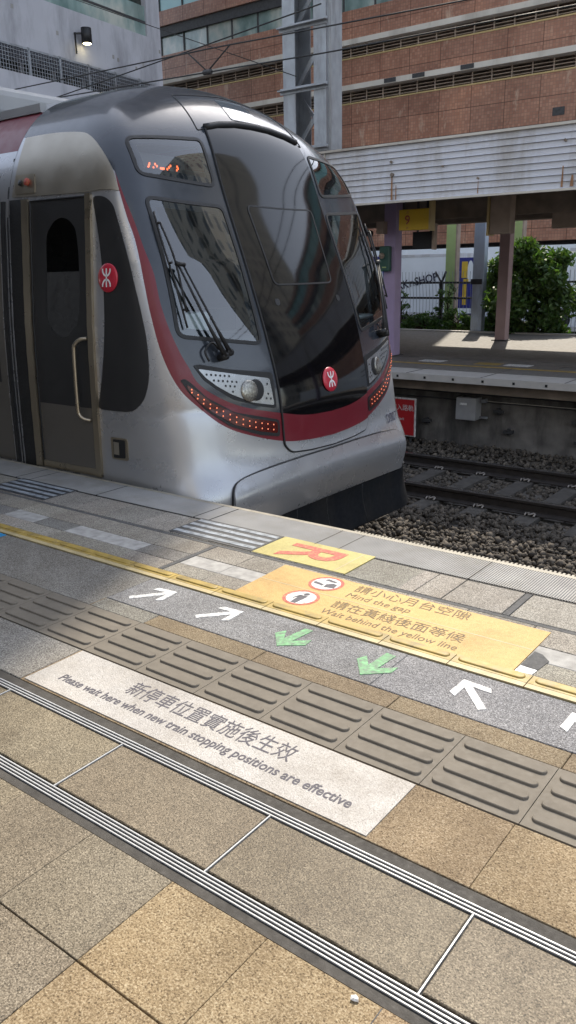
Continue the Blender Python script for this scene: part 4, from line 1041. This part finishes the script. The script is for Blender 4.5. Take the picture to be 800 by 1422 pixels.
# track-side wall below the far platform
e=empty('platform_wall',(-5,11.4,-1.3),'stained dark concrete wall under the far platform edge','wall')
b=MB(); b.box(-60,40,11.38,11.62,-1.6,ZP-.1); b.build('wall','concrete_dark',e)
b=MB(); b.box(-60,40,11.0,11.37,ZP-.26,ZP-.105); b.build('ledge_beam','brown_dark',e)
b=MB(); b.tube([(-40,11.345,-.52),(20,11.345,-.535)],.012,6); b.tube([(-40,11.35,-.42),(20,11.35,-.42)],.02,6); b.build('conduit','steel_dark',e,True)
for x in np.arange(-8,2,.46):
    b=MB(); b.box(x,x+.035,YE-.004,YE+.01,ZP-.07,ZP-.035); b.build('drain_hole','joint_black',e)
for x,z in ((-6.2,-.72),(-5.9,-.9),(-4.72,-.66),(-4.55,-.95),(-3.55,-.72),(-3.5,-1.0),(-2.7,-.7)):
    b=MB(); b.bar((x-.07,11.32,z),(x+.08,11.32,z+.01),.045,.045); b.box(x-.02,x+.02,11.33,11.38,z-.05,z+.05); b.build('cable_bracket','steel_dark',e)
# cabinet on the wall
e=empty('wall_cabinet',(-5.17,11.3,-.62),'small grey electrical box mounted on the dark wall below the far platform','cabinet')
b=MB(); b.box(-5.33,-5.01,11.16,11.372,-.80,-.46); bevel(b.build('body','grey_box',e),.012)
b=MB(); b.box(-5.325,-5.015,11.148,11.158,-.795,-.465); bevel(b.build('door','grey_box',e),.006)
b=MB(); b.box(-5.26,-5.15,11.143,11.147,-.57,-.54); b.build('label_plate','paint_white',e)
b=MB(); b.bar((-4.98,11.3,-.52),(-4.90,11.3,-.5),.05); b.bar((-5.0,11.3,-.76),(-4.88,11.3,-.76),.03); b.build('bracket','steel_galv',e)
# red sign
e=empty('warning_sign',(-6.2,11.2,-1.15),'red sign with a white border standing by the far wall, half hidden by the train','sign')
b=MB(); b.box(-6.72,-6.02,11.18,11.205,-1.16,-.545); bevel(b.build('border','paint_white',e),.012)
b=MB(); b.box(-6.695,-6.045,11.170,11.179,-1.135,-.57); b.build('face','sign_red',e)
textmesh('lettering','請勿擅入路軌',.105,'paint_white',wall_mw(-6.665,11.168,-.74),e,sx=.98)
textmesh('lettering','No entry to track',.062,'paint_white',wall_mw(-6.665,11.168,-.90),e)
for x in (-6.62,-6.12): b=MB(); b.box(x-.015,x+.015,11.206,11.23,-1.3,-.6); b.build('post','steel_dark',e)

# ---- canopy of the far platform
e=empty('platform_canopy',(-5,14,2.4),'far platform canopy with a pale ribbed metal fascia and dark underside','canopy')
XF0,XF1=-42,26
z0,z1=2.385,3.155; n=9; vs=[];fs=[]
for k in range(n):
    a=z0+(z1-z0)*k/n; c=z0+(z1-z0)*(k+1)/n; i=len(vs)
    vs+=[(XF0,11.285,a),(XF1,11.285,a),(XF0,11.30,a+.012),(XF1,11.30,a+.012),(XF0,11.31,c),(XF1,11.31,c)]
    fs+=[(i,i+1,i+3,i+2),(i+2,i+3,i+5,i+4)]
    if k<n-1: fs.append((i+4,i+5,i+7,i+6))
o=mesh('fascia',vs,fs,'fascia_white',e)
b=MB()
for x in np.arange(-40,26,4.6): b.box(x-.006,x+.006,11.27,11.30,z0,z1)
b.box(XF0,XF1,11.26,11.33,z1+.002,z1+.035); b.box(XF0,XF1,11.27,11.34,z0-.03,z0-.002); b.build('fascia_trim','ledge',e)
b=MB()
for x,z,a in ((-6.6,2.93,.02),(-6.58,2.75,.03),(-5.2,2.6,.016),(-4.0,2.97,.02),(-2.5,2.8,.02),(-5.75,2.80,.015)): b.tube([(x,11.27,z),(x,11.30,z)],a,8)
b.build('fascia_bolt','brown_dark',e)
for x,z,l,w_ in ((-6.6,2.40,.36,.035),(-6.52,2.40,.2,.02),(-4.02,2.40,.26,.03),(-3.9,2.40,.14,.05),(-5.2,2.40,.16,.015),(-2.6,2.45,.3,.03)):
    b=MB(); b.prism([(x,z),(x+w_,z),(x+w_*.8,z+l),(x+w_*.3,z+l)],0,.001); o=b.build('rust_stain','rust',e)
    o.data.transform(Matrix(((1,0,0,0),(0,0,-1,11.283),(0,1,0,0),(0,0,0,1))))
b=MB(); b.box(XF0,XF1,11.34,17.5,3.08,3.15); b.build('roof','brown_dark',e)
b=MB()
for y,za in ((11.5,2.44),(13.0,2.5),(14.6,2.52),(16.2,2.58)): b.box(XF0,XF1,y,y+.16,za,3.079)
b.build('beam','brown_mid',e)
for x in np.arange(-20,8,1.55):
    b=MB(); b.box(x,x+.13,11.68,16.19,2.66,3.078); b.build('rafter','brown_dark',e)
b=MB()
for x,w_ in ((-8.6,1.1),(-6.9,1.3),(-4.9,1.5),(-2.9,1.2)): b.box(x,x+w_,13.35,13.6,2.28,2.40)
b.build('light_trough','steel_galv',e)
b=MB(); b.box(XF0,XF1,14.0,14.3,2.16,2.26); b.box(XF0,XF1,13.2,13.24,2.2,2.5); b.build('cable_tray','brown_dark',e)
def hang(name,x0,x1,y,z0_,z1_,m,label,d=.14,top=2.6,fr=None):
    o=empty(name,((x0+x1)/2,y,z1_),label,'sign')
    b=MB(); b.box(x0,x1,y,y+d,z0_,z1_); bevel(b.build('case',m,o),.012)
    for xx in (x0+.05,x1-.08): b=MB(); b.box(xx,xx+.03,y+.05,y+.08,z1_+.001,top); b.build('hanger','steel_dark',o)
    if fr:
        b=MB(); b.box(x1+.002,x1+.035,y-.02,y+d,z0_-.02,z1_+.12); b.build('frame',fr,o)
    return o
o=hang('platform_sign',-7.06,-6.50,12.35,2.005,2.33,'yellow_sign','hanging yellow sign with a red number nine under the far canopy',top=2.7,fr='gold_sunlit_edge')
textmesh('lettering','9',.20,'paint_red',wall_mw(-6.945,12.345,2.098),o,align='LEFT',offset=.003)
textmesh('lettering','月',.05,'paint_red',wall_mw(-6.92,12.345,2.262),o); textmesh('lettering','台',.05,'paint_red',wall_mw(-6.92,12.345,2.025),o)
hang('display_monitor',-7.1,-6.72,12.9,1.72,2.0,'rubber','black hanging monitor seen below the yellow sign',.1,2.5,'brown_mid')['category']='monitor'
hang('platform_sign',-4.95,-4.42,13.6,1.98,2.27,'brown_mid','brown hanging sign box above the bushy tree',top=2.6,fr='ledge')
hang('speaker_box',-5.62,-5.28,12.7,1.90,2.5,'brown_mid','tall brown box hanging beside the mauve column with a lit left edge painted on',.2,2.6)['category']='box'
b=MB(); b.box(-5.66,-5.625,12.68,12.9,1.88,2.55); tag(b.build('lit_edge_strip','gold_sunlit_edge'),'narrow yellow strip painting the lit left edge of the tall brown hanging box','strip')  # yellow strip stands in for light on the box edge
# ---- columns
def column(x,y,wd,m,label,z1=3.07):
    o=empty('platform_column',(x,y,ZP),label,'column')
    b=MB(); w2=wd/2
    b.box(x-w2,x+w2,y-w2,y-w2+.03,ZP,z1); b.box(x-w2,x+w2,y+w2-.03,y+w2,ZP,z1); b.box(x-.03,x+.03,y-w2+.031,y+w2-.031,ZP,z1); b.box(x+w2-.03,x+w2-.002,y-w2+.031,y+w2-.031,ZP,z1)
    bevel(b.build('shaft',m,o),.006); b=MB(); b.box(x-w2-.05,x+w2+.05,y-w2-.05,y+w2+.05,ZP,ZP+.02); b.build('base_plate','steel_dark',o); return o
column(-7.45,12.85,.225,'purple_paint','purple column on the far platform just right of the train nose')
column(-6.92,16.55,.22,'mauve_paint','mauve column on the far platform standing clear in front of the bushy tree')
column(-17.5,12.85,.225,'purple_paint','purple column of the far platform hidden behind the train')
column(2.9,12.85,.225,'purple_paint','purple column of the far platform beyond the right border')
# emergency phone on the purple column
e=empty('call_box',(-7.45,12.66,1.55),'dark green call box with a round button on the purple column','call box')
b=MB(); b.box(-7.60,-7.40,12.63,12.735,1.36,1.78); bevel(b.build('body','green_box',e),.02,3)
b=MB(); b.tube([(-7.535,12.60,1.62),(-7.535,12.632,1.62)],.05,16); b.build('button','brown_mid',e,True)
b=MB(); b.box(-7.53,-7.45,12.622,12.629,1.42,1.44); b.build('label_plate','green_panel',e)
e=empty('security_camera',(-7.75,12.6,2.05),'small dark camera on a bracket left of the purple column','camera')
b=MB(); b.tube([(-7.95,12.55,2.06),(-7.68,12.5,1.98)],.055,12); b.build('body','rubber',e,True)
b=MB(); b.box(-7.64,-7.50,12.6,12.735,1.98,2.18); b.build('bracket','brown_mid',e)

# ---- lattice mast behind the canopy
e=empty('lattice_mast',(-9.4,13.3,-.1),'grey steel lattice mast rising behind the far canopy','mast')
YM=13.5; xl,xr=-10.14,-9.43
b=MB()
for x in (xl,xr):
    for dy in (0,.5): 
        b.box(x-.14,x+.14,YM+dy,YM+dy+.022,ZP,15); b.box(x-.012,x+.012,YM+dy+.0225,YM+dy+.2,ZP,15)
b.box(xl-.14,xl-.125,YM+.023,YM+.50,ZP,15); b.box(xr+.125,xr+.14,YM+.023,YM+.50,ZP,15)
b.build('chord','steel_galv',e)
b=MB()
for k,z in enumerate(np.arange(.4,14,1.05)):
    b.box(xl-.2,xr+.2,YM-.025,YM-.003,z,z+.11); b.box(xl-.2,xr+.2,YM-.12,YM-.026,z+.05,z+.07)
    s=1; b.bar((xl,YM+.26,z+.14),(xr,YM+.26,z+1.0),.09,.02,up=(0,1,0)); b.bar((xl,YM+.44,z+1.0),(xr,YM+.44,z+.14),.07,.02,up=(0,1,0)) if k%2 else None
b.build('lattice','steel_galv',e)
b=MB(); b.tube([(xr+.21,YM,ZP),(xr+.21,YM,15)],.035,8); b.build('conduit','steel_galv',e,True)
# overhead wires
def wire(p,r,label):
    b=MB(); b.tube(p,r,5); tag(b.build('overhead_wire','wire',None,True),label,'wire','overhead wires above the tracks')
def sagp(a,c,s,n=14): return [tuple(Vector(a).lerp(Vector(c),k/n)-Vector((0,0,s*4*(k/n)*(1-k/n)))) for k in range(n+1)]
wire([(-40,9.3,5.0),(-9.52,9.3,4.11),(-6.37,9.3,4.01),(12,9.3,3.75)],.010,'lower overhead wire over the empty track, passing behind the top of the train roof')
wire([(-40,9.3,5.0),(-13.24,9.3,4.45),(-8.39,9.3,4.36),(-4.58,9.3,4.24),(12,9.3,3.95)],.010,'upper overhead wire over the empty track, crossing the grey building and the mast')
wire([(-22,13.4,9.62),(-15.51,13.4,7.06),(-9.9,13.4,4.86)],.008,'thin stay wire running down to the mast')
wire(sagp((-45,14.5,4.6),(-8,11.5,5.3),.25),.012,'cable sagging in front of the grey building balcony')
wire([(-8.75,9.3,4.36),(-8.40,9.3,4.085)],.010,'short dropper wire left of the clamp on the lower wire')
wire([(-7.97,9.3,4.35),(-8.40,9.3,4.085)],.010,'short dropper wire right of the clamp on the lower wire')
b=MB(); b.tube([(-8.47,9.3,4.08),(-8.33,9.3,4.076)],.035,8); tag(b.build('wire_clamp','steel_dark'),'small dark clamp where the two short droppers meet the lower overhead wire','clamp')

# ---- beyond the far platform: blue-grey post, fence, truck, vegetation
b=MB(); b.box(-60,40,18.42,80,-1.7,-.55); o=b.build('yard_ground','concrete'); tag(o,kind='structure')
e=empty('lamp_post',(-8.45,18.65,-.5),'blue-grey square post behind the far platform beside the trailer end','post')
b=MB(); b.box(-8.57,-8.29,18.55,18.75,-.6,2.9); bevel(b.build('shaft','post_blue',e),.01); b=MB(); b.box(-8.60,-8.32,18.53,18.549,1.0,1.12); b.build('band','steel_dark',e)
for x,lab in ((-10.17,'pale green panel post behind the trailer, left of the blue-grey post'),(-8.36,'pale green panel post behind the tree, right of the mauve column')):
    e=empty('panel_post',(x,20.6,-.5),lab,'post'); b=MB(); b.box(x-.14,x+.13,20.6,20.8,-.6,2.75); b.build('shaft','green_panel',e); b=MB(); b.box(x+.131,x+.17,20.6,20.8,-.6,2.75); b.build('edge','brown_mid',e)
e=empty('yard_fence',(-9,19.4,-.5),'dark fence of thin pickets with bent tops behind the far platform','fence')
b=MB()
for x in np.arange(-14.5,1.5,.095): b.tube([(x,19.4,-.5),(x,19.4,.72),(x+.01,19.34,.95),(x+.05,19.22,1.12),(x+.06,19.2,1.30)],.006,4)
b.build('pickets','steel_galv',e)
b=MB(); 
for z in (.62,1.0,-.15): b.box(-14.5,1.5,19.41,19.45,z,z+.05)
b.build('rail','steel_dark',e)
for x in np.arange(-14.2,1.5,1.45):
    b=MB(); b.box(x-.04,x+.04,19.45,19.53,-.6,1.02); b.bar((x,19.49,1.02),(x-.14,19.40,1.30),.04); b.bar((x,19.49,1.02),(x+.14,19.45,1.30),.04); b.build('post','steel_dark',e)
# truck with lettering
def truck(x0,x1,y,zb,zt,label,letter=False):
    e=empty('parked_truck',((x0+x1)/2,y,-.55),label,'truck')
    b=MB(); b.box(x0,x1,y,y+2.3,zb,zt); bevel(b.build('box_body','truck_white',e),.03)
    b=MB(); b.box(x0-.01,x1+.012,y-.012,y+2.31,zt-.06,zt+.02); b.box(x0-.01,x1+.012,y-.012,y-.002,zb-.05,zb+.06); b.build('trim','fascia_white',e)
    b=MB(); b.box(x0+.2,x1-.1,y+.3,y+2.0,zb-.28,zb-.06); b.build('chassis','steel_dark',e)
    for x in (x0+1.2,x1-2.2,x1-1.2):
        b=MB(); b.tube([(x,y+.06,zb-.35),(x,y+.32,zb-.35)],.33,20); b.build('wheel','rubber',e,True)
    return e
TY=23.5
e=truck(-18.5,-11.60,TY,-.02,1.77,'white box truck with dark lettering behind the picket fence')
b=MB(); b.box(-11.58,-11.42,TY-.05,TY+2.2,-.05,1.80); b.build('rear_frame','fascia_white',e)
def tw(x,z): return Matrix.Translation((x,TY-.016,z))@Matrix.Rotation(R(90),4,'X')@Matrix.Rotation(R(11),4,'Z')
textmesh('lettering','PARK',.34,'text_navy',tw(-13.78,.66),e,fit=.80,offset=.006)
textmesh('lettering','n',.36,'steel_galv',tw(-12.97,.82),e,fit=.17,offset=.004)
textmesh('lettering','SHOP',.34,'text_navy',tw(-12.78,.86),e,fit=.80,offset=.006)
b=MB(); b.box(-16.6,-13.86,TY-.014,TY-.004,-.02,1.76,0); b.build('blue_panel','truck_blue',e)
b=MB(); n_=24; v=[(-14.35+.40*math.cos(2*math.pi*k/n_),TY-.017,1.0+.62*math.sin(2*math.pi*k/n_)) for k in range(n_)]; b.add(v,[tuple(range(n_))]); b.build('white_patch','truck_white',e)
e=empty('poster_board',(-11.0,TY-.3,-.5),'blue poster board with yellow shapes at the end of the lettered truck','poster')
b=MB(); b.box(-11.27,-10.66,TY-.34,TY-.28,.02,1.66); b.build('board','truck_blue',e)
b=MB(); b.box(-11.0,-10.88,TY-.35,TY-.342,.3,.9); b.box(-11.05,-10.86,TY-.35,TY-.342,1.08,1.55); b.box(-10.98,-10.82,TY-.35,TY-.342,.95,1.05); b.build('yellow_shapes','truck_yellow',e)
b=MB(); n_=20; b.add([(-10.77+.10*math.cos(2*math.pi*k/n_),TY-.345,1.25+.33*math.sin(2*math.pi*k/n_)) for k in range(n_)],[tuple(range(n_))]); b.build('white_patch','truck_white',e)
b=MB(); b.box(-11.2,-10.7,TY-.35,TY-.342,.05,.2); b.build('white_strip','truck_white',e)
for x in (-11.24,-10.69): b=MB(); b.box(x-.02,x+.02,TY-.30,TY-.26,-.55,.02); b.build('leg','steel_dark',e)
truck(-7.85,-5.95,23.2,.25,1.82,'white box truck glimpsed behind the right side of the bushy tree')
b=MB(); b.box(-40,20,27.0,27.4,-.55,2.02); tag(b.build('parapet_wall','truck_white'),'long pale wall running behind the trucks','wall')

# ---- foliage
def leaves(n,centers,radii,size,seed):
    rg=np.random.default_rng(seed); k=rg.integers(0,len(centers),n); c=np.array(centers)[k]; r=np.array(radii)[k]
    d=rg.normal(size=(n,3)); d/=np.linalg.norm(d,axis=1)[:,None]; rad=rg.random(n)**.45
    p=c+d*r*rad[:,None]
    a=rg.normal(size=(n,3)); a/=np.linalg.norm(a,axis=1)[:,None]; bb=np.cross(a,rg.normal(size=(n,3))); bb/=np.linalg.norm(bb,axis=1)[:,None]
    s=size*rg.uniform(.6,1.3,n)[:,None]
    V=np.stack([p-a*s,p+bb*s*.42,p+a*s,p-bb*s*.42],1).reshape(-1,3); F_=np.arange(4*n).reshape(-1,4)
    t=rg.uniform(.55,1.5,n)*np.random.default_rng(seed+1).uniform(.75,1.25,len(centers))[k]
    T_=np.stack([t*rg.uniform(.9,1.25,n),t,t*rg.uniform(.7,1.1,n)],1)
    return V,F_,T_
def tree(x,y,z,h,w_,n,label,seed,cat='tree',name='leafy_tree',size=.075,grp=None):
    rg=np.random.default_rng(seed); e=empty(name,(x,y,z),label,cat,grp)
    cs=[];rs=[];lim=MB(); lim.tube([(x,y,z),(x+.03*w_,y,z+h*.3),(x,y+.05,z+h*.75)],[.05*w_+.01,.04*w_+.008,.012],7)
    nc=int(16+10*w_)
    for i in range(nc):
        u=rg.random(); ang=rg.uniform(0,6.28); zz=z+h*(.12+.82*u); rr=w_/2*(1-.75*abs(u-.45)**1.6*1.6)*rg.uniform(.45,.95)
        c=(x+rr*math.cos(ang),y+rr*math.sin(ang)*.8,zz); cs.append(c); rs.append(np.array([1,1,.75])*w_*rg.uniform(.13,.24))
        lim.tube([(x,y,z+h*.75*u+.02),c],[.018*w_,.006],5)
    lim.build('trunk','bark',e,True)
    V,F_,T_=leaves(n,cs,rs,size,seed); mesh('crown',V,F_,'leaf',e,False,None,T_); return e
tree(-7.25,19.0,-.5,2.45,2.25,14000,'dense bushy green tree behind the far platform, right of the mauve column',5)
tree(-8.05,19.15,-.5,2.1,1.1,4200,'slimmer loose shrub between the blue-grey post and the mauve column',6,'shrub','leafy_shrub')
tree(-5.7,19.2,-.5,1.75,.7,900,'small sparse shrub at the right edge of the bushy tree',8,'shrub','leafy_shrub')
for i,(x,h_,w_,n,lab) in enumerate([(-11.4,.62,1.0,2200,'low dark weeds under the lettering on the truck'),(-10.2,.75,1.1,2400,'low dark weeds below the truck rear'),(-9.2,.95,.8,1900,'taller weeds beside the blue-grey post'),(-10.9,1.45,.5,260,'thin pale climbing weed in front of the truck lettering'),(-9.6,1.6,.6,380,'thin pale weed growing up the fence in front of the poster')]):
    tree(x,18.95+.1*i,-.55,h_,w_,n,lab,20+i,'weeds','weed_clump',.06,'weeds along the fence')
V,F_,T_=leaves(9000,[(x,18.85,-.42) for x in np.arange(-15,4,.4)],[np.array([.4,.25,.22])]*48,.05,77); tag(mesh('undergrowth',V,F_,'leaf',None,False,None,T_),kind='stuff')

# ================================================================== RED BUILDING
FY=32.0
e=empty('red_building',(-15,FY,-.5),'long building clad in red-brown tiles with pale ledges and louvred gaps','building')
def band(z0,z1,m,name,dy=0,th=1.0,x0=-75,x1=18):
    b=MB(); b.box(x0,x1,FY+dy,FY+dy+th,z0,z1); return b.build(name,m,e)
band(2.3,8.13,'red_tile','wall'); band(8.85,9.86,'red_tile','wall'); band(10.56,11.68,'red_tile','wall'); band(12.98,13.62,'red_tile','wall'); band(14.7,15.0,'red_tile','wall')
band(-.6,1.2,'brown_mid','wall',.2)
for z in (8.62,10.32): band(z,z+.2,'ledge','ledge',-.35,.6)
for z in (8.13,9.86): band(z+.001,z+.055,'gold_sunlit_edge','parapet_sunlit',-.03,.3)  # gold bands stand in for sun grazing the parapet tops
for z0,z1 in ((8.19,8.84),(9.92,10.54)):
    band(z0,z1,'louver','recess',1.2,.6); 
    b=MB()
    for k in range(5): zz=z0+.05+k*(z1-z0-.05)/5; b.box(-75,18,FY+.05,FY+.30,zz,zz+.03)
    for x in np.arange(-60,18,.8): b.box(x,x+.05,FY+.02,FY+.049,z0,z1)
    b.build('louvers','brown_mid',e)
band(11.68,12.55,'green_glass','window',.25); band(13.62,14.7,'teal_glass','window',.25); band(12.551,12.979,'steel_dark','recess',.1)
band(1.2,2.3,'steel_dark','recess',.8)
b=MB()
for x in np.arange(-74,18,1.55): b.box(x,x+.07,FY+.2,FY+.26,11.68,12.55); b.box(x,x+.07,FY+.2,FY+.26,13.62,14.7)
b.build('mullion','steel_dark',e)
for x,z in ((-11.9,6.66),(-15.5,8.72),(-17.6,8.72),(-18.9,8.72)): b=MB(); b.box(x,x+.55,FY-.37,FY-.355,z-.07,z+.09) if z>8 else b.box(x,x+.45,FY-.02,FY-.004,z,z+.28); b.build('vent','steel_dark',e)
b=MB(); b.box(-75,18,FY+1.1,FY+30,-.6,15); b.build('core','brown_dark',e)
# office tower on the podium and other blocks the glass reflects
b=MB(); b.prism([(-75,FY+1),(-14.95,FY+1),(-14.95,FY+2),(-32,FY+22),(-75,FY+22)],15.05,75); tag(b.build('office_tower','office_wall'),'office tower standing on the left of the red building, above the picture','building')
# grey building at left
GX=-24.0
e=empty('grey_building',(GX,20,-.5),'pale grey concrete building with a glazed upper floor and railed balcony at left','building')
b=MB(); b.box(GX-14,GX,10,24.05,8.12,9.62); b.box(GX-.9,GX,23.3,24.05,6.36,8.119); b.box(GX-.9,GX,23.3,24.05,9.621,14.599); b.build('wall','grey_plaster',e)
b=MB(); b.box(GX-14,GX-.2,10,23.29,9.63,14.5); b.build('window','dark_glass',e)
b=MB()
for y in (12.5,15.2,17.9,20.6,22.2): b.box(GX-.19,GX-.12,y,y+.09,9.63,14.5)
b.box(GX-.12,GX-.05,10,23.29,10.05,10.12); b.build('mullion','steel_dark',e)
b=MB(); b.box(GX-.10,GX-.07,10,23.29,9.63,10.6); b.build('glass_balustrade','green_glass',e)
b=MB(); b.box(GX-14,GX-1.6,10,23.29,6.2,8.11); b.build('back_wall','dark_glass',e)
for y in np.arange(11.2,23.5,1.45): b=MB(); b.box(GX-1.59,GX-1.5,y,y+.14,6.2,8.11); b.build('pillar','grey_plaster',e)
b=MB(); b.box(GX-14,GX+.3,10,24.4,6.36,7.28); b.box(GX-14,GX+1.0,8,24.4,5.75,6.35); b.box(GX-14,GX+.3,8,24.4,-.6,5.74); b.build('balcony_slab','grey_plaster',e)
b=MB()
for y in np.arange(12,23.3,.11): b.box(GX+.2,GX+.215,y,y+.016,7.281,8.02)
for z in np.arange(7.36,8.0,.11): b.box(GX+.2,GX+.212,12,23.3,z,z+.014)
for y in np.arange(12,23.3,1.3): b.box(GX+.17,GX+.23,y,y+.06,7.281,8.08)
b.box(GX+.17,GX+.23,12,23.3,8.0,8.06); b.build('railing','steel_galv',e)
for y,z in ((18.7,8.75),(21.3,8.55),(21.55,8.5),(16.9,9.1),(22.9,8.6),(23.9,9.2),(19.9,8.9),(22.5,8.4)): b=MB(); b.box(GX+.0005,GX+.004,y,y+.1,z,z+.12); b.build('patch_mark','concrete',e)
b=MB(); b.box(GX-14,GX,10,24.05,14.6,30); b.build('upper_wall','grey_plaster',e)
GB_=e
e=empty('wall_lamp',(GX+.15,19.75,8.9),'dark cylindrical wall lamp lit downwards on the grey building','lamp')
b=MB(); b.tube([(GX+.28,19.78,8.68),(GX+.28,19.78,9.13)],.17,16); b.build('housing','rubber',e,True)
b=MB(); b.tube([(GX+.28,19.78,8.662),(GX+.28,19.78,8.679)],.13,16); b.build('bulb','lamp_glow',e)
b=MB(); b.bar((GX+.0,19.5,8.95),(GX+.2,19.62,8.95),.05); b.bar((GX+.05,19.5,8.98),(GX+.05,19.5,8.35),.035); b.build('bracket','rubber',e)
for o in [c for c in COL.objects if c.parent in (GB_,e) and c.type=='MESH']:
    pv_=Vector((GX,24.05,0)); o.data.transform(Matrix.Translation(pv_)@Matrix.Rotation(R(7),4,'Z')@Matrix.Translation(-pv_))
# towers around the station (added for reflections; those behind the camera also bounce light)
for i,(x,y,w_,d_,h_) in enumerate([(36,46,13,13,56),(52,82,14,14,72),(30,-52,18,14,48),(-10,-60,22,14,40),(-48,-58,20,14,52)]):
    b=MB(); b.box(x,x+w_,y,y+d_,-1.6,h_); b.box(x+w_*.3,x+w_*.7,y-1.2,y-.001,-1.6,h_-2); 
    tag(b.build('apartment_tower','tower_wall' if i<2 else 'bounce_wall'),['beige apartment tower reflected in the windscreen','taller beige apartment tower farther along the line','apartment tower behind the camera, right','low apartment block behind the camera','apartment tower behind the camera, left'][i],'building')
# unseen canopy added to darken the train side (behind and left of the camera)
e=empty('shade_canopy',(-12,-1,0),'added concrete canopy, unseen, shading the train side from over the near platform','canopy')
b=MB(); b.box(-40,-4.5,-6,2.9,3.4,3.7); b.build('roof','concrete',e)
for x in (-9,-18,-27):
    b=MB(); b.box(x-.15,x+.15,-1.6,-1.3,0,3.40); b.build('post','mauve_paint',e)
b=MB(); b.box(-60,30,-14.4,-14,0,7.5); tag(b.build('blocking_wall','concrete'),'added tall concrete wall, unseen, blocking bright reflections behind the near platform','wall')  # unseen wall, raised to cut bright reflections in the train side
